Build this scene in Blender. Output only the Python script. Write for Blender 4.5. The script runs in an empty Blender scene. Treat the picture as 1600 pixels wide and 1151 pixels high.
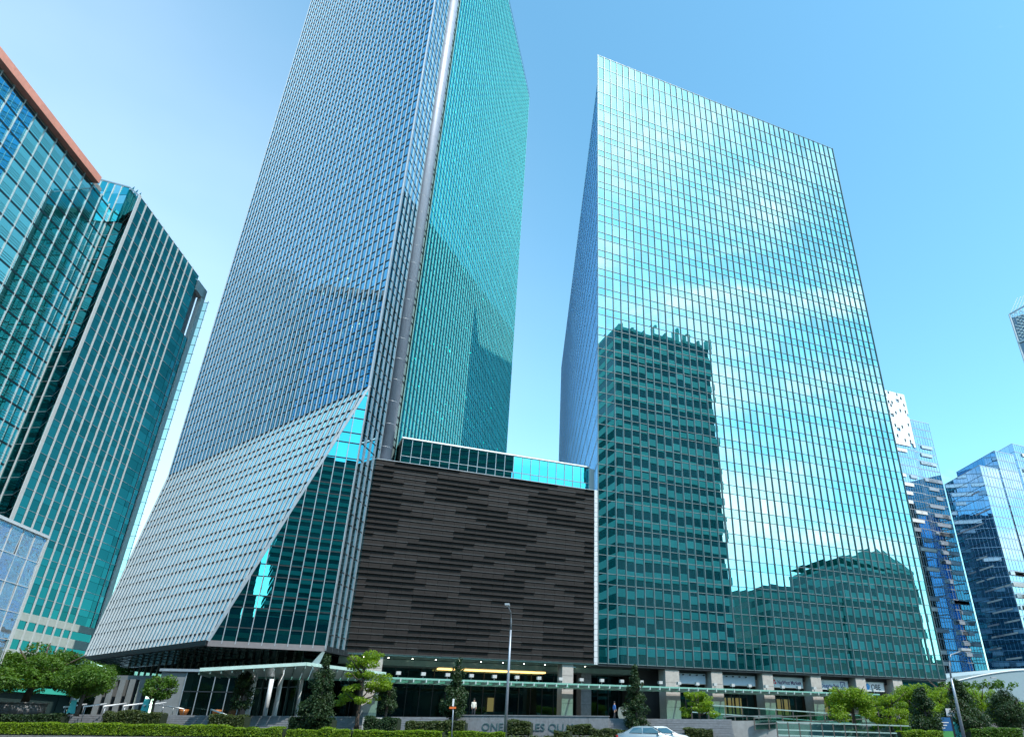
import bpy, bmesh, math, random
import numpy as np
from mathutils import Vector, Matrix, Quaternion

random.seed(11)
rng = np.random.default_rng(5)
SC = bpy.context.scene
COL = SC.collection

# ------------------------------------------------------------------ camera
EYE = 1.3
FPX, CX0, CY0, TILT, ROLL = 1073.711, 914.505, 575.0, math.radians(27.5855), math.radians(0.51565)
Rv = Vector((1, 0, 0)); Uv = Vector((0, -math.sin(TILT), math.cos(TILT))); Fv = Vector((0, math.cos(TILT), math.sin(TILT)))
CX = Rv * math.cos(ROLL) + Uv * math.sin(ROLL)
CY = -Rv * math.sin(ROLL) + Uv * math.cos(ROLL)
cam = bpy.data.cameras.new('camera')
camo = bpy.data.objects.new('camera', cam); COL.objects.link(camo); SC.camera = camo
M = Matrix((CX, CY, -Fv)).transposed().to_4x4(); M.translation = Vector((0, 0, EYE)); camo.matrix_world = M
cam.sensor_width = 36.0; cam.lens = 36.0 * FPX / 1600.0
cam.shift_x = -(CX0 - 800.0) / 1600.0
cam.shift_y = (CY0 - 575.5) / 1600.0
cam.clip_start = 0.1; cam.clip_end = 20000

# ------------------------------------------------------------------ sky, sun, exposure
SUN_AZ, SUN_EL = 133.0, 54.0
W = bpy.data.worlds.new('World'); SC.world = W; W.use_nodes = True
nt = W.node_tree; N = nt.nodes; Lk = nt.links
bg = N['Background']; bg.inputs[1].default_value = 0.15
sky = N.new('ShaderNodeTexSky'); sky.sky_type = 'NISHITA'; sky.sun_disc = False
sky.sun_elevation = math.radians(SUN_EL); sky.sun_rotation = math.radians(SUN_AZ)
sky.air_density = 1.0; sky.dust_density = 0.3; sky.ozone_density = 2.0
tint = N.new('ShaderNodeMix'); tint.data_type = 'RGBA'; tint.blend_type = 'MULTIPLY'; tint.inputs[0].default_value = 1
tint.inputs[7].default_value = (0.84, 1.33, 1.20, 1)
Lk.new(sky.outputs[0], tint.inputs[6])
tc = N.new('ShaderNodeTexCoord')
mp = N.new('ShaderNodeMapping'); mp.inputs['Scale'].default_value = (1.0, 1.0, 2.6); mp.inputs['Location'].default_value = (3.1, 0.4, 0.0)
nz = N.new('ShaderNodeTexNoise'); nz.inputs['Scale'].default_value = 3.6; nz.inputs['Detail'].default_value = 9; nz.inputs['Roughness'].default_value = 0.56; nz.inputs['Distortion'].default_value = 0.5
Lk.new(tc.outputs['Generated'], mp.inputs[0]); Lk.new(mp.outputs[0], nz.inputs[0])
# clouds stand over the sea side (behind the viewer), as the tower's reflection shows
sep = N.new('ShaderNodeVectorMath'); sep.operation = 'DOT_PRODUCT'; sep.inputs[1].default_value = (0.84, -0.52, -0.14)
Lk.new(tc.outputs['Generated'], sep.inputs[0])
side = N.new('ShaderNodeMapRange'); side.inputs[1].default_value = -0.25; side.inputs[2].default_value = 0.75; side.inputs[3].default_value = -0.24; side.inputs[4].default_value = 0.035
Lk.new(sep.outputs['Value'], side.inputs[0])
ad = N.new('ShaderNodeMath'); ad.operation = 'ADD'; Lk.new(nz.outputs[0], ad.inputs[0]); Lk.new(side.outputs[0], ad.inputs[1])
cr = N.new('ShaderNodeMapRange'); cr.interpolation_type = 'SMOOTHSTEP'; cr.inputs[1].default_value = 0.46; cr.inputs[2].default_value = 0.74; cr.inputs[3].default_value = 0; cr.inputs[4].default_value = 0.9
Lk.new(ad.outputs[0], cr.inputs[0])
veil = N.new('ShaderNodeVectorMath'); veil.operation = 'DOT_PRODUCT'; veil.inputs[1].default_value = (-0.80, 0.52, -0.10)
Lk.new(tc.outputs['Generated'], veil.inputs[0])
vr = N.new('ShaderNodeMapRange'); vr.interpolation_type = 'SMOOTHSTEP'; vr.inputs[1].default_value = 0.25; vr.inputs[2].default_value = 1.0; vr.inputs[3].default_value = 0; vr.inputs[4].default_value = 0.30
Lk.new(veil.outputs['Value'], vr.inputs[0])
n2 = N.new('ShaderNodeTexNoise'); n2.inputs['Scale'].default_value = 1.3; n2.inputs['Detail'].default_value = 5; Lk.new(mp.outputs[0], n2.inputs[0])
vm = N.new('ShaderNodeMath'); vm.operation = 'MULTIPLY'; Lk.new(vr.outputs[0], vm.inputs[0])
vn = N.new('ShaderNodeMapRange'); vn.inputs[3].default_value = 0.2; vn.inputs[4].default_value = 1.5; Lk.new(n2.outputs[0], vn.inputs[0]); Lk.new(vn.outputs[0], vm.inputs[1])
cmax = N.new('ShaderNodeMath'); cmax.operation = 'MAXIMUM'; Lk.new(cr.outputs[0], cmax.inputs[0]); Lk.new(vm.outputs[0], cmax.inputs[1])
mx = N.new('ShaderNodeMix'); mx.data_type = 'RGBA'; mx.inputs[7].default_value = (7.5, 7.8, 8.0, 1)
Lk.new(cmax.outputs[0], mx.inputs[0]); Lk.new(tint.outputs[2], mx.inputs[6]); Lk.new(mx.outputs[2], bg.inputs[0])

sund = bpy.data.lights.new('sun', 'SUN'); sund.energy = 2.7; sund.angle = math.radians(0.5); sund.color = (1, 0.95, 0.87)
suno = bpy.data.objects.new('sun', sund); COL.objects.link(suno)
sv = Vector((math.sin(math.radians(SUN_AZ)) * math.cos(math.radians(SUN_EL)), math.cos(math.radians(SUN_AZ)) * math.cos(math.radians(SUN_EL)), math.sin(math.radians(SUN_EL))))
suno.rotation_euler = (-sv).to_track_quat('-Z', 'Y').to_euler()
SC.view_settings.view_transform = 'Standard'; SC.view_settings.look = 'None'; SC.view_settings.gamma = 1
SC.view_settings.use_curve_mapping = False
SC.view_settings.exposure = 0.95
SC.render.engine = 'CYCLES'
SC.cycles.max_bounces = 10; SC.cycles.glossy_bounces = 5; SC.cycles.transparent_max_bounces = 8; SC.cycles.diffuse_bounces = 3
SC.cycles.caustics_reflective = False; SC.cycles.caustics_refractive = False
SC.cycles.use_denoising = True

# ------------------------------------------------------------------ measuring helpers (a sight line met with a real plane)
def ray(x, y):
    return (Fv * FPX + CX * (x - CX0) - CY * (y - CY0)).normalized()
O = Vector((0, 0, EYE))
def atY(x, y, Y): d = ray(x, y); return O + d * (Y / d.y)
def atZ(x, y, z): d = ray(x, y); return O + d * ((z - EYE) / d.z)
def onplane(x, y, P, n): d = ray(x, y); return O + d * ((P - O).dot(n) / d.dot(n))
def XatY(x, Y): return (x - 912.0) / 1211.0 * Y          # along the street, near eye level
def azv(a): a = math.radians(a); return Vector((math.sin(a), math.cos(a), 0))
ZV = Vector((0, 0, 1))

class Frame:
    """u runs to the right seen from outside, n points outwards"""
    def __init__(s, P, az):
        s.P = Vector((P[0], P[1], 0)); s.u = azv(az); s.n = Vector((s.u.y, -s.u.x, 0))
        s.R = Matrix((s.u, -s.n, ZV)).transposed()
    def pt(s, a, o, z): return s.P + s.u * a + s.n * o + ZV * z
    def az(s, p): q = Vector(p) - s.P; return q.dot(s.u), q.z
WF = Frame((0, 0), 90)     # world frame: a=x, o=-y

# ------------------------------------------------------------------ materials
MATS = {}
def nodemat(name):
    m = bpy.data.materials.new(name); m.use_nodes = True
    return m, m.node_tree.nodes, m.node_tree.links
def mat(name, col, rough=0.6, metal=0.0, var=0.12, scale=1.5, bump=0.0, spec=0.5, pervar=0.0):
    if name in MATS: return MATS[name]
    m, n, l = nodemat(name); b = n['Principled BSDF']
    t = n.new('ShaderNodeTexCoord'); z = n.new('ShaderNodeTexNoise'); z.inputs['Scale'].default_value = scale; z.inputs['Detail'].default_value = 6; z.inputs['Roughness'].default_value = 0.65
    g = n.new('ShaderNodeNewGeometry'); l.new(g.outputs['Position'], z.inputs['Vector'])
    mr = n.new('ShaderNodeMapRange'); mr.inputs[1].default_value = 0.3; mr.inputs[2].default_value = 0.7; mr.inputs[3].default_value = 1 - var; mr.inputs[4].default_value = 1 + var
    l.new(z.outputs[0], mr.inputs[0])
    src = mr.outputs[0]
    if pervar:
        oi = n.new('ShaderNodeObjectInfo'); at = n.new('ShaderNodeAttribute'); at.attribute_name = 'rnd'
        a1 = n.new('ShaderNodeMath'); a1.operation = 'ADD'; l.new(oi.outputs['Random'], a1.inputs[0]); l.new(at.outputs['Fac'], a1.inputs[1])
        fr = n.new('ShaderNodeMath'); fr.operation = 'FRACT'; l.new(a1.outputs[0], fr.inputs[0])
        m2 = n.new('ShaderNodeMapRange'); m2.inputs[3].default_value = 1 - pervar; m2.inputs[4].default_value = 1 + pervar; l.new(fr.outputs[0], m2.inputs[0])
        mm = n.new('ShaderNodeMath'); mm.operation = 'MULTIPLY'; l.new(src, mm.inputs[0]); l.new(m2.outputs[0], mm.inputs[1]); src = mm.outputs[0]
    mu = n.new('ShaderNodeVectorMath'); mu.operation = 'SCALE'; mu.inputs[0].default_value = col[:3]; l.new(src, mu.inputs['Scale'])
    l.new(mu.outputs[0], b.inputs['Base Color'])
    b.inputs['Roughness'].default_value = rough; b.inputs['Metallic'].default_value = metal; b.inputs['Specular IOR Level'].default_value = spec
    if bump:
        bp = n.new('ShaderNodeBump'); bp.inputs['Strength'].default_value = bump; bp.inputs['Distance'].default_value = 0.05
        z2 = n.new('ShaderNodeTexNoise'); z2.inputs['Scale'].default_value = scale * 6; z2.inputs['Detail'].default_value = 4; l.new(g.outputs['Position'], z2.inputs['Vector'])
        l.new(z2.outputs[0], bp.inputs['Height']); l.new(bp.outputs[0], b.inputs['Normal'])
    MATS[name] = m; return m
def glass(name, refl, inner, f0=0.72, thru=0.3, rough=0.0, pervar=0.10):
    """coated facade glass: tinted mirror reflection over a dim view of the inside"""
    if name in MATS: return MATS[name]
    m, n, l = nodemat(name); n.remove(n['Principled BSDF']); out = n['Material Output']
    gl = n.new('ShaderNodeBsdfGlossy'); gl.inputs['Roughness'].default_value = rough
    tr = n.new('ShaderNodeBsdfTransparent'); tr.inputs[0].default_value = (inner[0] ** .3, inner[1] ** .3, inner[2] ** .3, 1)
    df = n.new('ShaderNodeBsdfDiffuse'); df.inputs[0].default_value = (*inner, 1)
    oi = n.new('ShaderNodeObjectInfo'); at = n.new('ShaderNodeAttribute'); at.attribute_name = 'rnd'
    a1 = n.new('ShaderNodeMath'); a1.operation = 'ADD'; l.new(oi.outputs['Random'], a1.inputs[0]); l.new(at.outputs['Fac'], a1.inputs[1])
    fr = n.new('ShaderNodeMath'); fr.operation = 'FRACT'; l.new(a1.outputs[0], fr.inputs[0])
    mr = n.new('ShaderNodeMapRange'); mr.inputs[3].default_value = 1 - pervar; mr.inputs[4].default_value = 1 + pervar * .5; l.new(fr.outputs[0], mr.inputs[0])
    mu = n.new('ShaderNodeVectorMath'); mu.operation = 'SCALE'; mu.inputs[0].default_value = refl; l.new(mr.outputs[0], mu.inputs['Scale']); l.new(mu.outputs[0], gl.inputs[0])
    m1 = n.new('ShaderNodeMixShader'); m1.inputs[0].default_value = thru; l.new(df.outputs[0], m1.inputs[1]); l.new(tr.outputs[0], m1.inputs[2])
    fs = n.new('ShaderNodeFresnel'); fs.inputs[0].default_value = 1.5
    fm = n.new('ShaderNodeMapRange'); fm.inputs[1].default_value = 0.04; fm.inputs[2].default_value = 0.6; fm.inputs[3].default_value = f0; fm.inputs[4].default_value = 0.97; l.new(fs.outputs[0], fm.inputs[0])
    m2 = n.new('ShaderNodeMixShader'); l.new(fm.outputs[0], m2.inputs[0]); l.new(m1.outputs[0], m2.inputs[1]); l.new(gl.outputs[0], m2.inputs[2])
    l.new(m2.outputs[0], out.inputs[0]); MATS[name] = m; return m
def clear_glass(name, tint, refl=0.12):
    if name in MATS: return MATS[name]
    m, n, l = nodemat(name); n.remove(n['Principled BSDF']); out = n['Material Output']
    gl = n.new('ShaderNodeBsdfGlossy'); gl.inputs['Roughness'].default_value = 0.01; gl.inputs[0].default_value = (0.9, 1, .97, 1)
    tr = n.new('ShaderNodeBsdfTransparent'); tr.inputs[0].default_value = (*tint, 1)
    fs = n.new('ShaderNodeFresnel'); fs.inputs[0].default_value = 1.5
    fm = n.new('ShaderNodeMapRange'); fm.inputs[1].default_value = 0.04; fm.inputs[2].default_value = 0.8; fm.inputs[3].default_value = refl; fm.inputs[4].default_value = 0.9; l.new(fs.outputs[0], fm.inputs[0])
    m2 = n.new('ShaderNodeMixShader'); l.new(fm.outputs[0], m2.inputs[0]); l.new(tr.outputs[0], m2.inputs[1]); l.new(gl.outputs[0], m2.inputs[2])
    l.new(m2.outputs[0], out.inputs[0]); MATS[name] = m; return m
def emit(name, col, s):
    if name in MATS: return MATS[name]
    m, n, l = nodemat(name); b = n['Principled BSDF']; b.inputs['Base Color'].default_value = (*col, 1)
    b.inputs['Emission Color'].default_value = (*col, 1); b.inputs['Emission Strength'].default_value = s; MATS[name] = m; return m
def leafmat(name, c1, c2, trans=0.35):
    if name in MATS: return MATS[name]
    m, n, l = nodemat(name); n.remove(n['Principled BSDF']); out = n['Material Output']
    at = n.new('ShaderNodeAttribute'); at.attribute_name = 'rnd'
    mix = n.new('ShaderNodeMix'); mix.data_type = 'RGBA'; mix.inputs[6].default_value = (*c1, 1); mix.inputs[7].default_value = (*c2, 1); l.new(at.outputs['Fac'], mix.inputs[0])
    d = n.new('ShaderNodeBsdfPrincipled'); d.inputs['Roughness'].default_value = 0.5; d.inputs['Specular IOR Level'].default_value = 0.35; l.new(mix.outputs[2], d.inputs['Base Color'])
    t = n.new('ShaderNodeBsdfTranslucent'); hs = n.new('ShaderNodeVectorMath'); hs.operation = 'MULTIPLY'; hs.inputs[1].default_value = (1.5, 1.5, .5); l.new(mix.outputs[2], hs.inputs[0]); l.new(hs.outputs[0], t.inputs[0])
    ms = n.new('ShaderNodeMixShader'); ms.inputs[0].default_value = trans; l.new(d.outputs[0], ms.inputs[1]); l.new(t.outputs[0], ms.inputs[2]); l.new(ms.outputs[0], out.inputs[0])
    MATS[name] = m; return m

TEAL = (0.50, 0.92, 0.93)
gSt = glass('light_blue_glass', (0.55, 0.85, 0.97), (0.004, 0.06, 0.07), f0=0.74)  # brighter copy of the tower glass, reflected near-sun sky put into its tint
gS = glass('teal_coated_glass', (0.69, 0.98, 0.97), (0.0, 0.075, 0.08), f0=0.68, thru=0.05, pervar=.2)
gSp = glass('teal_spandrel_glass', (0.54, 0.94, 0.93), (0.0, 0.06, 0.06), f0=0.66, thru=0.0)
gN = glass('blue_teal_glass', (0.24, 0.66, 0.96), (0.004, 0.06, 0.07), f0=0.74)
gNr = glass('green_teal_glass', (0.14, 0.76, 0.78), (0.0, 0.032, 0.03), f0=0.72)
gL = glass('sky_teal_glass', (0.62, 0.98, 1.0), (0.01, 0.20, 0.22), f0=0.70, thru=.1)
gR = glass('dark_green_glass', (0.06, 0.30, 0.32), (0.001, 0.035, 0.035), f0=0.60, pervar=.3)  # dark reflections of neighbouring buildings put into the tint
gM = glass('steel_blue_glass', (0.74, 0.86, 0.97), (0.02, 0.05, 0.09), f0=0.66)
gMb = glass('deep_blue_glass', (0.40, 0.68, 0.95), (0.02, 0.14, 0.30), f0=0.60, thru=0)  # lightened so the colour itself carries the distance haze
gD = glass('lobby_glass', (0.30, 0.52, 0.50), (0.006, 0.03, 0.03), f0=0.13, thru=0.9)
gF = glass('far_dark_glass', (0.05, 0.16, 0.30), (0.01, 0.03, 0.05), f0=0.6, thru=0)
cG = clear_glass('balustrade_glass', (0.62, 0.84, 0.78), 0.10)
cGc = clear_glass('canopy_glass', (0.60, 0.86, 0.77), 0.14)
core_m = mat('dim_interior', (0.012, 0.035, 0.035), 0.9, var=0.1, scale=0.3)
dark_m = mat('dark_metal', (0.025, 0.03, 0.035), 0.45, 0.3)
mull_m = mat('grey_aluminium', (0.34, 0.37, 0.40), 0.42, 0.5)
mullS_m = mat('slate_aluminium', (0.15, 0.20, 0.21), 0.45, 0.3)
fin_m = mat('pale_aluminium', (0.58, 0.64, 0.70), 0.45, 0.1)
skfin_m = mat('silver_grey_fin', (0.33, 0.385, 0.415), 0.45, 0.1)  # darker copy of the fin metal, offsetting direct sun on the skirt
finb_m = mat('satin_blue_fin', (0.42, 0.66, 0.95), 0.4, 0.2)  # sky reflection along the flank put into the fins as blue
white_m = mat('white_cladding', (0.62, 0.64, 0.66), 0.4, 0.1, var=0.05)
wm = mat('white_paint', (0.8, 0.8, 0.8), 0.45, 0.0, var=0.04)
lav_m = mat('lavender_metal', (0.33, 0.35, 0.42), 0.5, 0.2, var=0.06)
brown_m = mat('dark_brown_cladding', (0.021, 0.0175, 0.0165), 0.6, 0.0, var=0.2, pervar=0.09, spec=0.18)
lip_m = mat('brown_lip', (0.065, 0.062, 0.062), 0.4, 0.35)  # cladding colour raised to paint the lit edge of each rib
stone_m = mat('warm_stone', (0.40, 0.37, 0.34), 0.7, var=0.14, scale=2.0, bump=0.15)
granite_m = mat('grey_granite', (0.20, 0.21, 0.225), 0.6, var=0.2, scale=3, bump=0.2)
conc_m = mat('concrete', (0.28, 0.29, 0.29), 0.8, var=0.2, scale=1.2, bump=0.2)
plaza_m = mat('plaza_paving', (0.20, 0.205, 0.21), 0.7, var=0.15, scale=1.0)
asph_m = mat('asphalt', (0.055, 0.055, 0.058), 0.85, var=0.25, scale=1.2, bump=0.3)
kerb_m = mat('kerb_stone', (0.20, 0.19, 0.19), 0.8, var=0.25, scale=2.5, bump=0.2, pervar=0.12)
soil_m = mat('soil', (0.045, 0.035, 0.025), 0.95, var=0.3, scale=3)
grnd_m = mat('city_ground', (0.16, 0.165, 0.16), 0.9, var=0.2, scale=0.05)
line_m = mat('road_paint', (0.7, 0.7, 0.68), 0.6, var=0.2, scale=4)
red_m = mat('terracotta_cladding', (0.78, 0.34, 0.26), 0.6, var=0.10, pervar=0.07)
sofgreen_m = mat('green_soffit_panel', (0.25, 0.36, 0.33), 0.35, 0.2)
sofdark_m = mat('dark_soffit_glass', (0.02, 0.075, 0.07), 0.12, 0.2)
cbeam_m = mat('canopy_green_steel', (0.18, 0.40, 0.33), 0.45, 0.1)
steel_m = mat('stainless_steel', (0.42, 0.43, 0.43), 0.3, 0.8)
post_m = mat('brown_steel_post', (0.16, 0.14, 0.125), 0.4, 0.5)
pole_m = mat('galvanised_pole', (0.34, 0.37, 0.42), 0.45, 0.5)
bark_m = mat('bark', (0.075, 0.055, 0.042), 0.9, var=0.35, scale=6, bump=0.5)
warm_e = emit('warm_cove_light', (1.0, 0.62, 0.20), 1.6)
warm2_e = emit('warm_room_light', (1.0, 0.55, 0.2), 0.5)
lamp_e = emit('ceiling_lamp', (1.0, 0.93, 0.75), 14.0)
teal_banner = mat('turquoise_banner', (0.10, 0.62, 0.60), 0.6, var=0.05)
silver_m = mat('silver_grey', (0.46, 0.50, 0.55), .4, .4)
orange_m = mat('orange_paint', (0.75, 0.16, 0.03), 0.5, var=0.05)
rust_m = mat('rust_brown', (0.12, 0.04, 0.015), 0.7, var=0.3, scale=5)

# ------------------------------------------------------------------ object helpers
def tag(o, label=None, cat=None, group=None, kind=None):
    if label: o['label'] = label
    if cat: o['category'] = cat
    if group: o['group'] = group
    if kind: o['kind'] = kind
    return o
def empty(name, loc, label, cat, group=None, rz=0.0):
    o = bpy.data.objects.new(name, None); COL.objects.link(o); o.location = loc; o.rotation_euler = (0, 0, rz); o.empty_display_size = 0.5
    return tag(o, label, cat, group)
bpy_update = lambda: None
def parent_keep(o, p):
    """parent o (given in world coordinates) to p without moving it"""
    o.parent = p
    if p is not None: o.matrix_parent_inverse = WORLD(p).inverted()
def WORLD(o):
    m = Matrix.LocRotScale(o.location, o.rotation_euler.to_quaternion() if o.rotation_mode != 'QUATERNION' else o.rotation_quaternion, o.scale)
    if o.parent: return WORLD(o.parent) @ o.matrix_parent_inverse @ m
    return m
class MB:
    def __init__(s): s.v = []; s.f = []; s.r = []; s.sm = []
    def poly(s, pts, rnd=0.0, smooth=False):
        b = len(s.v); s.v += [tuple(p) for p in pts]; s.f.append(list(range(b, b + len(pts)))); s.r.append(rnd); s.sm.append(smooth)
    def box(s, F, a0, a1, o0, o1, z0, z1, rnd=0.0):
        P = [F.pt(a, o, z) for z in (z0, z1) for (a, o) in ((a0, o1), (a1, o1), (a1, o0), (a0, o0))]
        b = len(s.v); s.v += [tuple(p) for p in P]
        for q in ((0, 1, 5, 4), (1, 2, 6, 5), (2, 3, 7, 6), (3, 0, 4, 7), (4, 5, 6, 7), (3, 2, 1, 0)): s.f.append([b + i for i in q]); s.r.append(rnd); s.sm.append(False)
    def bar(s, p, q, w, h, up=ZV, rnd=0.0):
        p = Vector(p); q = Vector(q); d = (q - p).normalized(); x = d.cross(Vector(up))
        if x.length < 1e-4: x = d.cross(Vector((1, 0, 0)))
        x.normalize(); y = x.cross(d).normalized(); x = x * w / 2; y = y * h / 2
        P = [p - x - y, p + x - y, p + x + y, p - x + y, q - x - y, q + x - y, q + x + y, q - x + y]
        b = len(s.v); s.v += [tuple(k) for k in P]
        for f in ((0, 1, 2, 3), (7, 6, 5, 4), (0, 4, 5, 1), (1, 5, 6, 2), (2, 6, 7, 3), (3, 7, 4, 0)): s.f.append([b + i for i in f]); s.r.append(rnd); s.sm.append(False)
    def tube(s, pts, rads, n=8, cap=True, smooth=True):
        pts = [Vector(p) for p in pts]; rings = []
        for i, p in enumerate(pts):
            d = (pts[min(i + 1, len(pts) - 1)] - pts[max(i - 1, 0)]).normalized()
            x = d.cross(Vector((0, 0, 1)) if abs(d.z) < .9 else Vector((1, 0, 0))).normalized(); y = d.cross(x).normalized()
            r = rads[i] if hasattr(rads, '__len__') else rads
            b = len(s.v); s.v += [tuple(p + (x * math.cos(t) + y * math.sin(t)) * r) for t in [2 * math.pi * k / n for k in range(n)]]; rings.append(b)
        for i in range(len(rings) - 1):
            for k in range(n): s.f.append([rings[i] + k, rings[i] + (k + 1) % n, rings[i + 1] + (k + 1) % n, rings[i + 1] + k]); s.r.append(0.0); s.sm.append(smooth)
        if cap:
            s.f.append([rings[0] + k for k in range(n)][::-1]); s.f.append([rings[-1] + k for k in range(n)]); s.r += [0.0, 0.0]; s.sm += [False, False]
    def prism(s, pts, z0, z1, rnd=0.0):
        n = len(pts); b = len(s.v); s.v += [(p[0], p[1], z0) for p in pts] + [(p[0], p[1], z1) for p in pts]
        s.f.append([b + i for i in range(n)][::-1]); s.f.append([b + n + i for i in range(n)])
        for i in range(n): s.f.append([b + i, b + (i + 1) % n, b + n + (i + 1) % n, b + n + i])
        s.r += [rnd] * (n + 2); s.sm += [False] * (n + 2)
    def pane(s, F, a0, a1, z0, z1, o=0.0, tilt=0.0012, pillow=0.0012, rnd=None):
        """one glass pane: slightly out of plane and slightly pillowed, as real glazing is"""
        ta, tz = random.gauss(0, tilt), random.gauss(0, tilt); ca, cz = (a0 + a1) / 2, (z0 + z1) / 2; pl = random.uniform(.4, 1.3) * pillow
        b = len(s.v)
        for j in range(3):
            for i in range(3):
                a = a0 + (a1 - a0) * i / 2; z = z0 + (z1 - z0) * j / 2
                s.v.append(tuple(F.pt(a, o + (a - ca) * ta + (z - cz) * tz + (pl if i == 1 and j == 1 else pl * .55 if (i == 1 or j == 1) else 0), z)))
        rr = random.random() if rnd is None else rnd
        for j in range(2):
            for i in range(2): k = b + j * 3 + i; s.f.append([k, k + 1, k + 4, k + 3]); s.r.append(rr); s.sm.append(True)
    def build(s, name, m, parent=None, kind=None, world=True):
        me = bpy.data.meshes.new(name); me.from_pydata(s.v, [], s.f); me.materials.append(m)
        at = me.attributes.new('rnd', 'FLOAT', 'FACE'); at.data.foreach_set('value', np.array(s.r, dtype=np.float32))
        me.polygons.foreach_set('use_smooth', np.array(s.sm, dtype=bool)); me.update()
        o = bpy.data.objects.new(name, me); COL.objects.link(o)
        if parent is not None: parent_keep(o, parent)
        if kind: o['kind'] = kind
        return o
def rebase(o, loc):
    """move a mesh object's origin to loc without moving its geometry"""
    loc = Vector(loc); me = o.data; me.transform(Matrix.Translation(-loc)); o.location = loc; return o
def single(name, mb, m, label, cat, loc, group=None, kind=None):
    o = mb.build(name, m, None, kind); rebase(o, loc); return tag(o, label, cat, group)
_unit = {}
def unitbox(m):
    if m.name not in _unit:
        b = MB(); b.box(WF, -.5, .5, -.5, .5, -.5, .5); me = bpy.data.meshes.new('unit_bar_' + m.name); me.from_pydata(b.v, [], b.f); me.materials.append(m); _unit[m.name] = me
    return _unit[m.name]
def place(me, name, parent, R, c, sc):
    o = bpy.data.objects.new(name, me); COL.objects.link(o); o.location = c; o.rotation_euler = R.to_euler(); o.scale = sc
    if parent is not None: parent_keep(o, parent)
    return o
def barobj(name, parent, m, F, a0, a1, o0, o1, z0, z1):
    return place(unitbox(m), name, parent, F.R, F.pt((a0 + a1) / 2, (o0 + o1) / 2, (z0 + z1) / 2), (abs(a1 - a0), abs(o1 - o0), abs(z1 - z0)))
def barline(name, parent, m, p, q, w, h, up=ZV):
    p = Vector(p); q = Vector(q); d = q - p; L = d.length; d.normalize(); x = d.cross(Vector(up)).normalized(); y = x.cross(d).normalized()
    return place(unitbox(m), name, parent, Matrix((x, d, y)).transposed(), (p + q) / 2, (w, L, h))
_pane = {}
def panemesh(m, k):
    key = (m.name, k)
    if key not in _pane:
        b = MB(); b.pane(WF, -.5, .5, -.5, .5, 0.03, 0.0, 0.0013 * (.5 + .4 * k))
        for (a0, a1, z0, z1) in ((-.5, -.5, -.5, .5), (.5, .5, -.5, .5), (-.5, .5, -.5, -.5), (-.5, .5, .5, .5)):
            b.poly([WF.pt(a0, .03, z0), WF.pt(a1, .03, z1), WF.pt(a1, -.03, z1), WF.pt(a0, -.03, z0)])
        me = bpy.data.meshes.new('glass_pane_' + m.name); me.from_pydata(b.v, [], b.f); me.materials.append(m); me.polygons.foreach_set('use_smooth', np.array(b.sm, dtype=bool)); _pane[key] = me
    return _pane[key]
def paneobj(parent, m, F, a0, a1, z0, z1, o=0.0, tilt=0.0012, name='glass_pane'):
    R = F.R.copy() @ Matrix.Rotation(random.gauss(0, tilt), 3, 'X') @ Matrix.Rotation(random.gauss(0, tilt), 3, 'Z')
    return place(panemesh(m, random.randrange(3)), name, parent, R, F.pt((a0 + a1) / 2, o, (z0 + z1) / 2), (a1 - a0, 1, z1 - z0))
def glaze(parent, F, cells, quota, o=0.0, tilt=0.0012, stuff_name='upper_glass_panes', pillow=0.0012):
    """cells: (a0,a1,z0,z1,material). The nearest (largest in view) become objects, the rest one mesh per material"""
    def size(c): p = F.pt((c[0] + c[1]) / 2, 0, (c[2] + c[3]) / 2); return (c[1] - c[0]) * (c[3] - c[2]) / ((p - O).length_squared)
    cells = sorted(cells, key=size, reverse=True)
    for c in cells[:quota]: paneobj(parent, c[4], F, *c[:4], o=o, tilt=tilt)
    rest = {}
    for c in cells[quota:]: rest.setdefault(c[4].name, []).append(c)
    for k, cs in rest.items():
        b = MB()
        for c in cs: b.pane(F, *c[:4], o=o + 0.03, tilt=tilt, pillow=pillow)
        b.build(stuff_name, MATS[k], parent, 'stuff')
def text_obj(txt, name, parent, m, F, a, z, o, size, depth=0.02, align='LEFT', bold=0.0, xs=1.0):
    cu = bpy.data.curves.new('lettering', 'FONT'); cu.body = txt; cu.size = size; cu.extrude = depth; cu.align_x = align; cu.offset = bold; cu.resolution_u = 3
    t = bpy.data.objects.new('lettering', cu); COL.objects.link(t)
    dg = bpy.context.evaluated_depsgraph_get(); me = bpy.data.meshes.new_from_object(t.evaluated_get(dg)); bpy.data.objects.remove(t)
    me.materials.clear(); me.materials.append(m)
    R = Matrix((F.u, ZV, F.n)).transposed()
    return place(me, name, parent, R, F.pt(a, o, z), (xs, 1, 1))

# ================================================================== THE SETTING: ground, road, kerb, plaza
PLAZA = 2.1
def kerbY(x): return 64.5 - 0.105 * x
KF = Frame((0, 64.5), 90 + math.degrees(math.atan(0.105)))      # along the far kerb
b = MB(); b.poly([(-6000, -6000, -0.02), (6000, -6000, -0.02), (6000, 9000, -0.02), (-6000, 9000, -0.02)]); tag(b.build('ground', grnd_m), kind='structure')
b = MB(); b.poly([(p.x, p.y, 0.0) for p in (KF.pt(-220, 26, 0), KF.pt(220, 26, 0), KF.pt(220, 0, 0), KF.pt(-220, 0, 0))]); tag(b.build('road', asph_m), kind='structure')
b = MB()
for k in range(-40, 40): b.box(KF, k * 5.0, k * 5.0 + 2.2, 8.4, 8.55, .004, .008); b.box(KF, k * 5.0, k * 5.0 + 2.2, 16.4, 16.55, .004, .008)
b.box(KF, -220, 220, .5, .62, .004, .008)
tag(b.build('road_markings', line_m), kind='structure')
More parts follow.
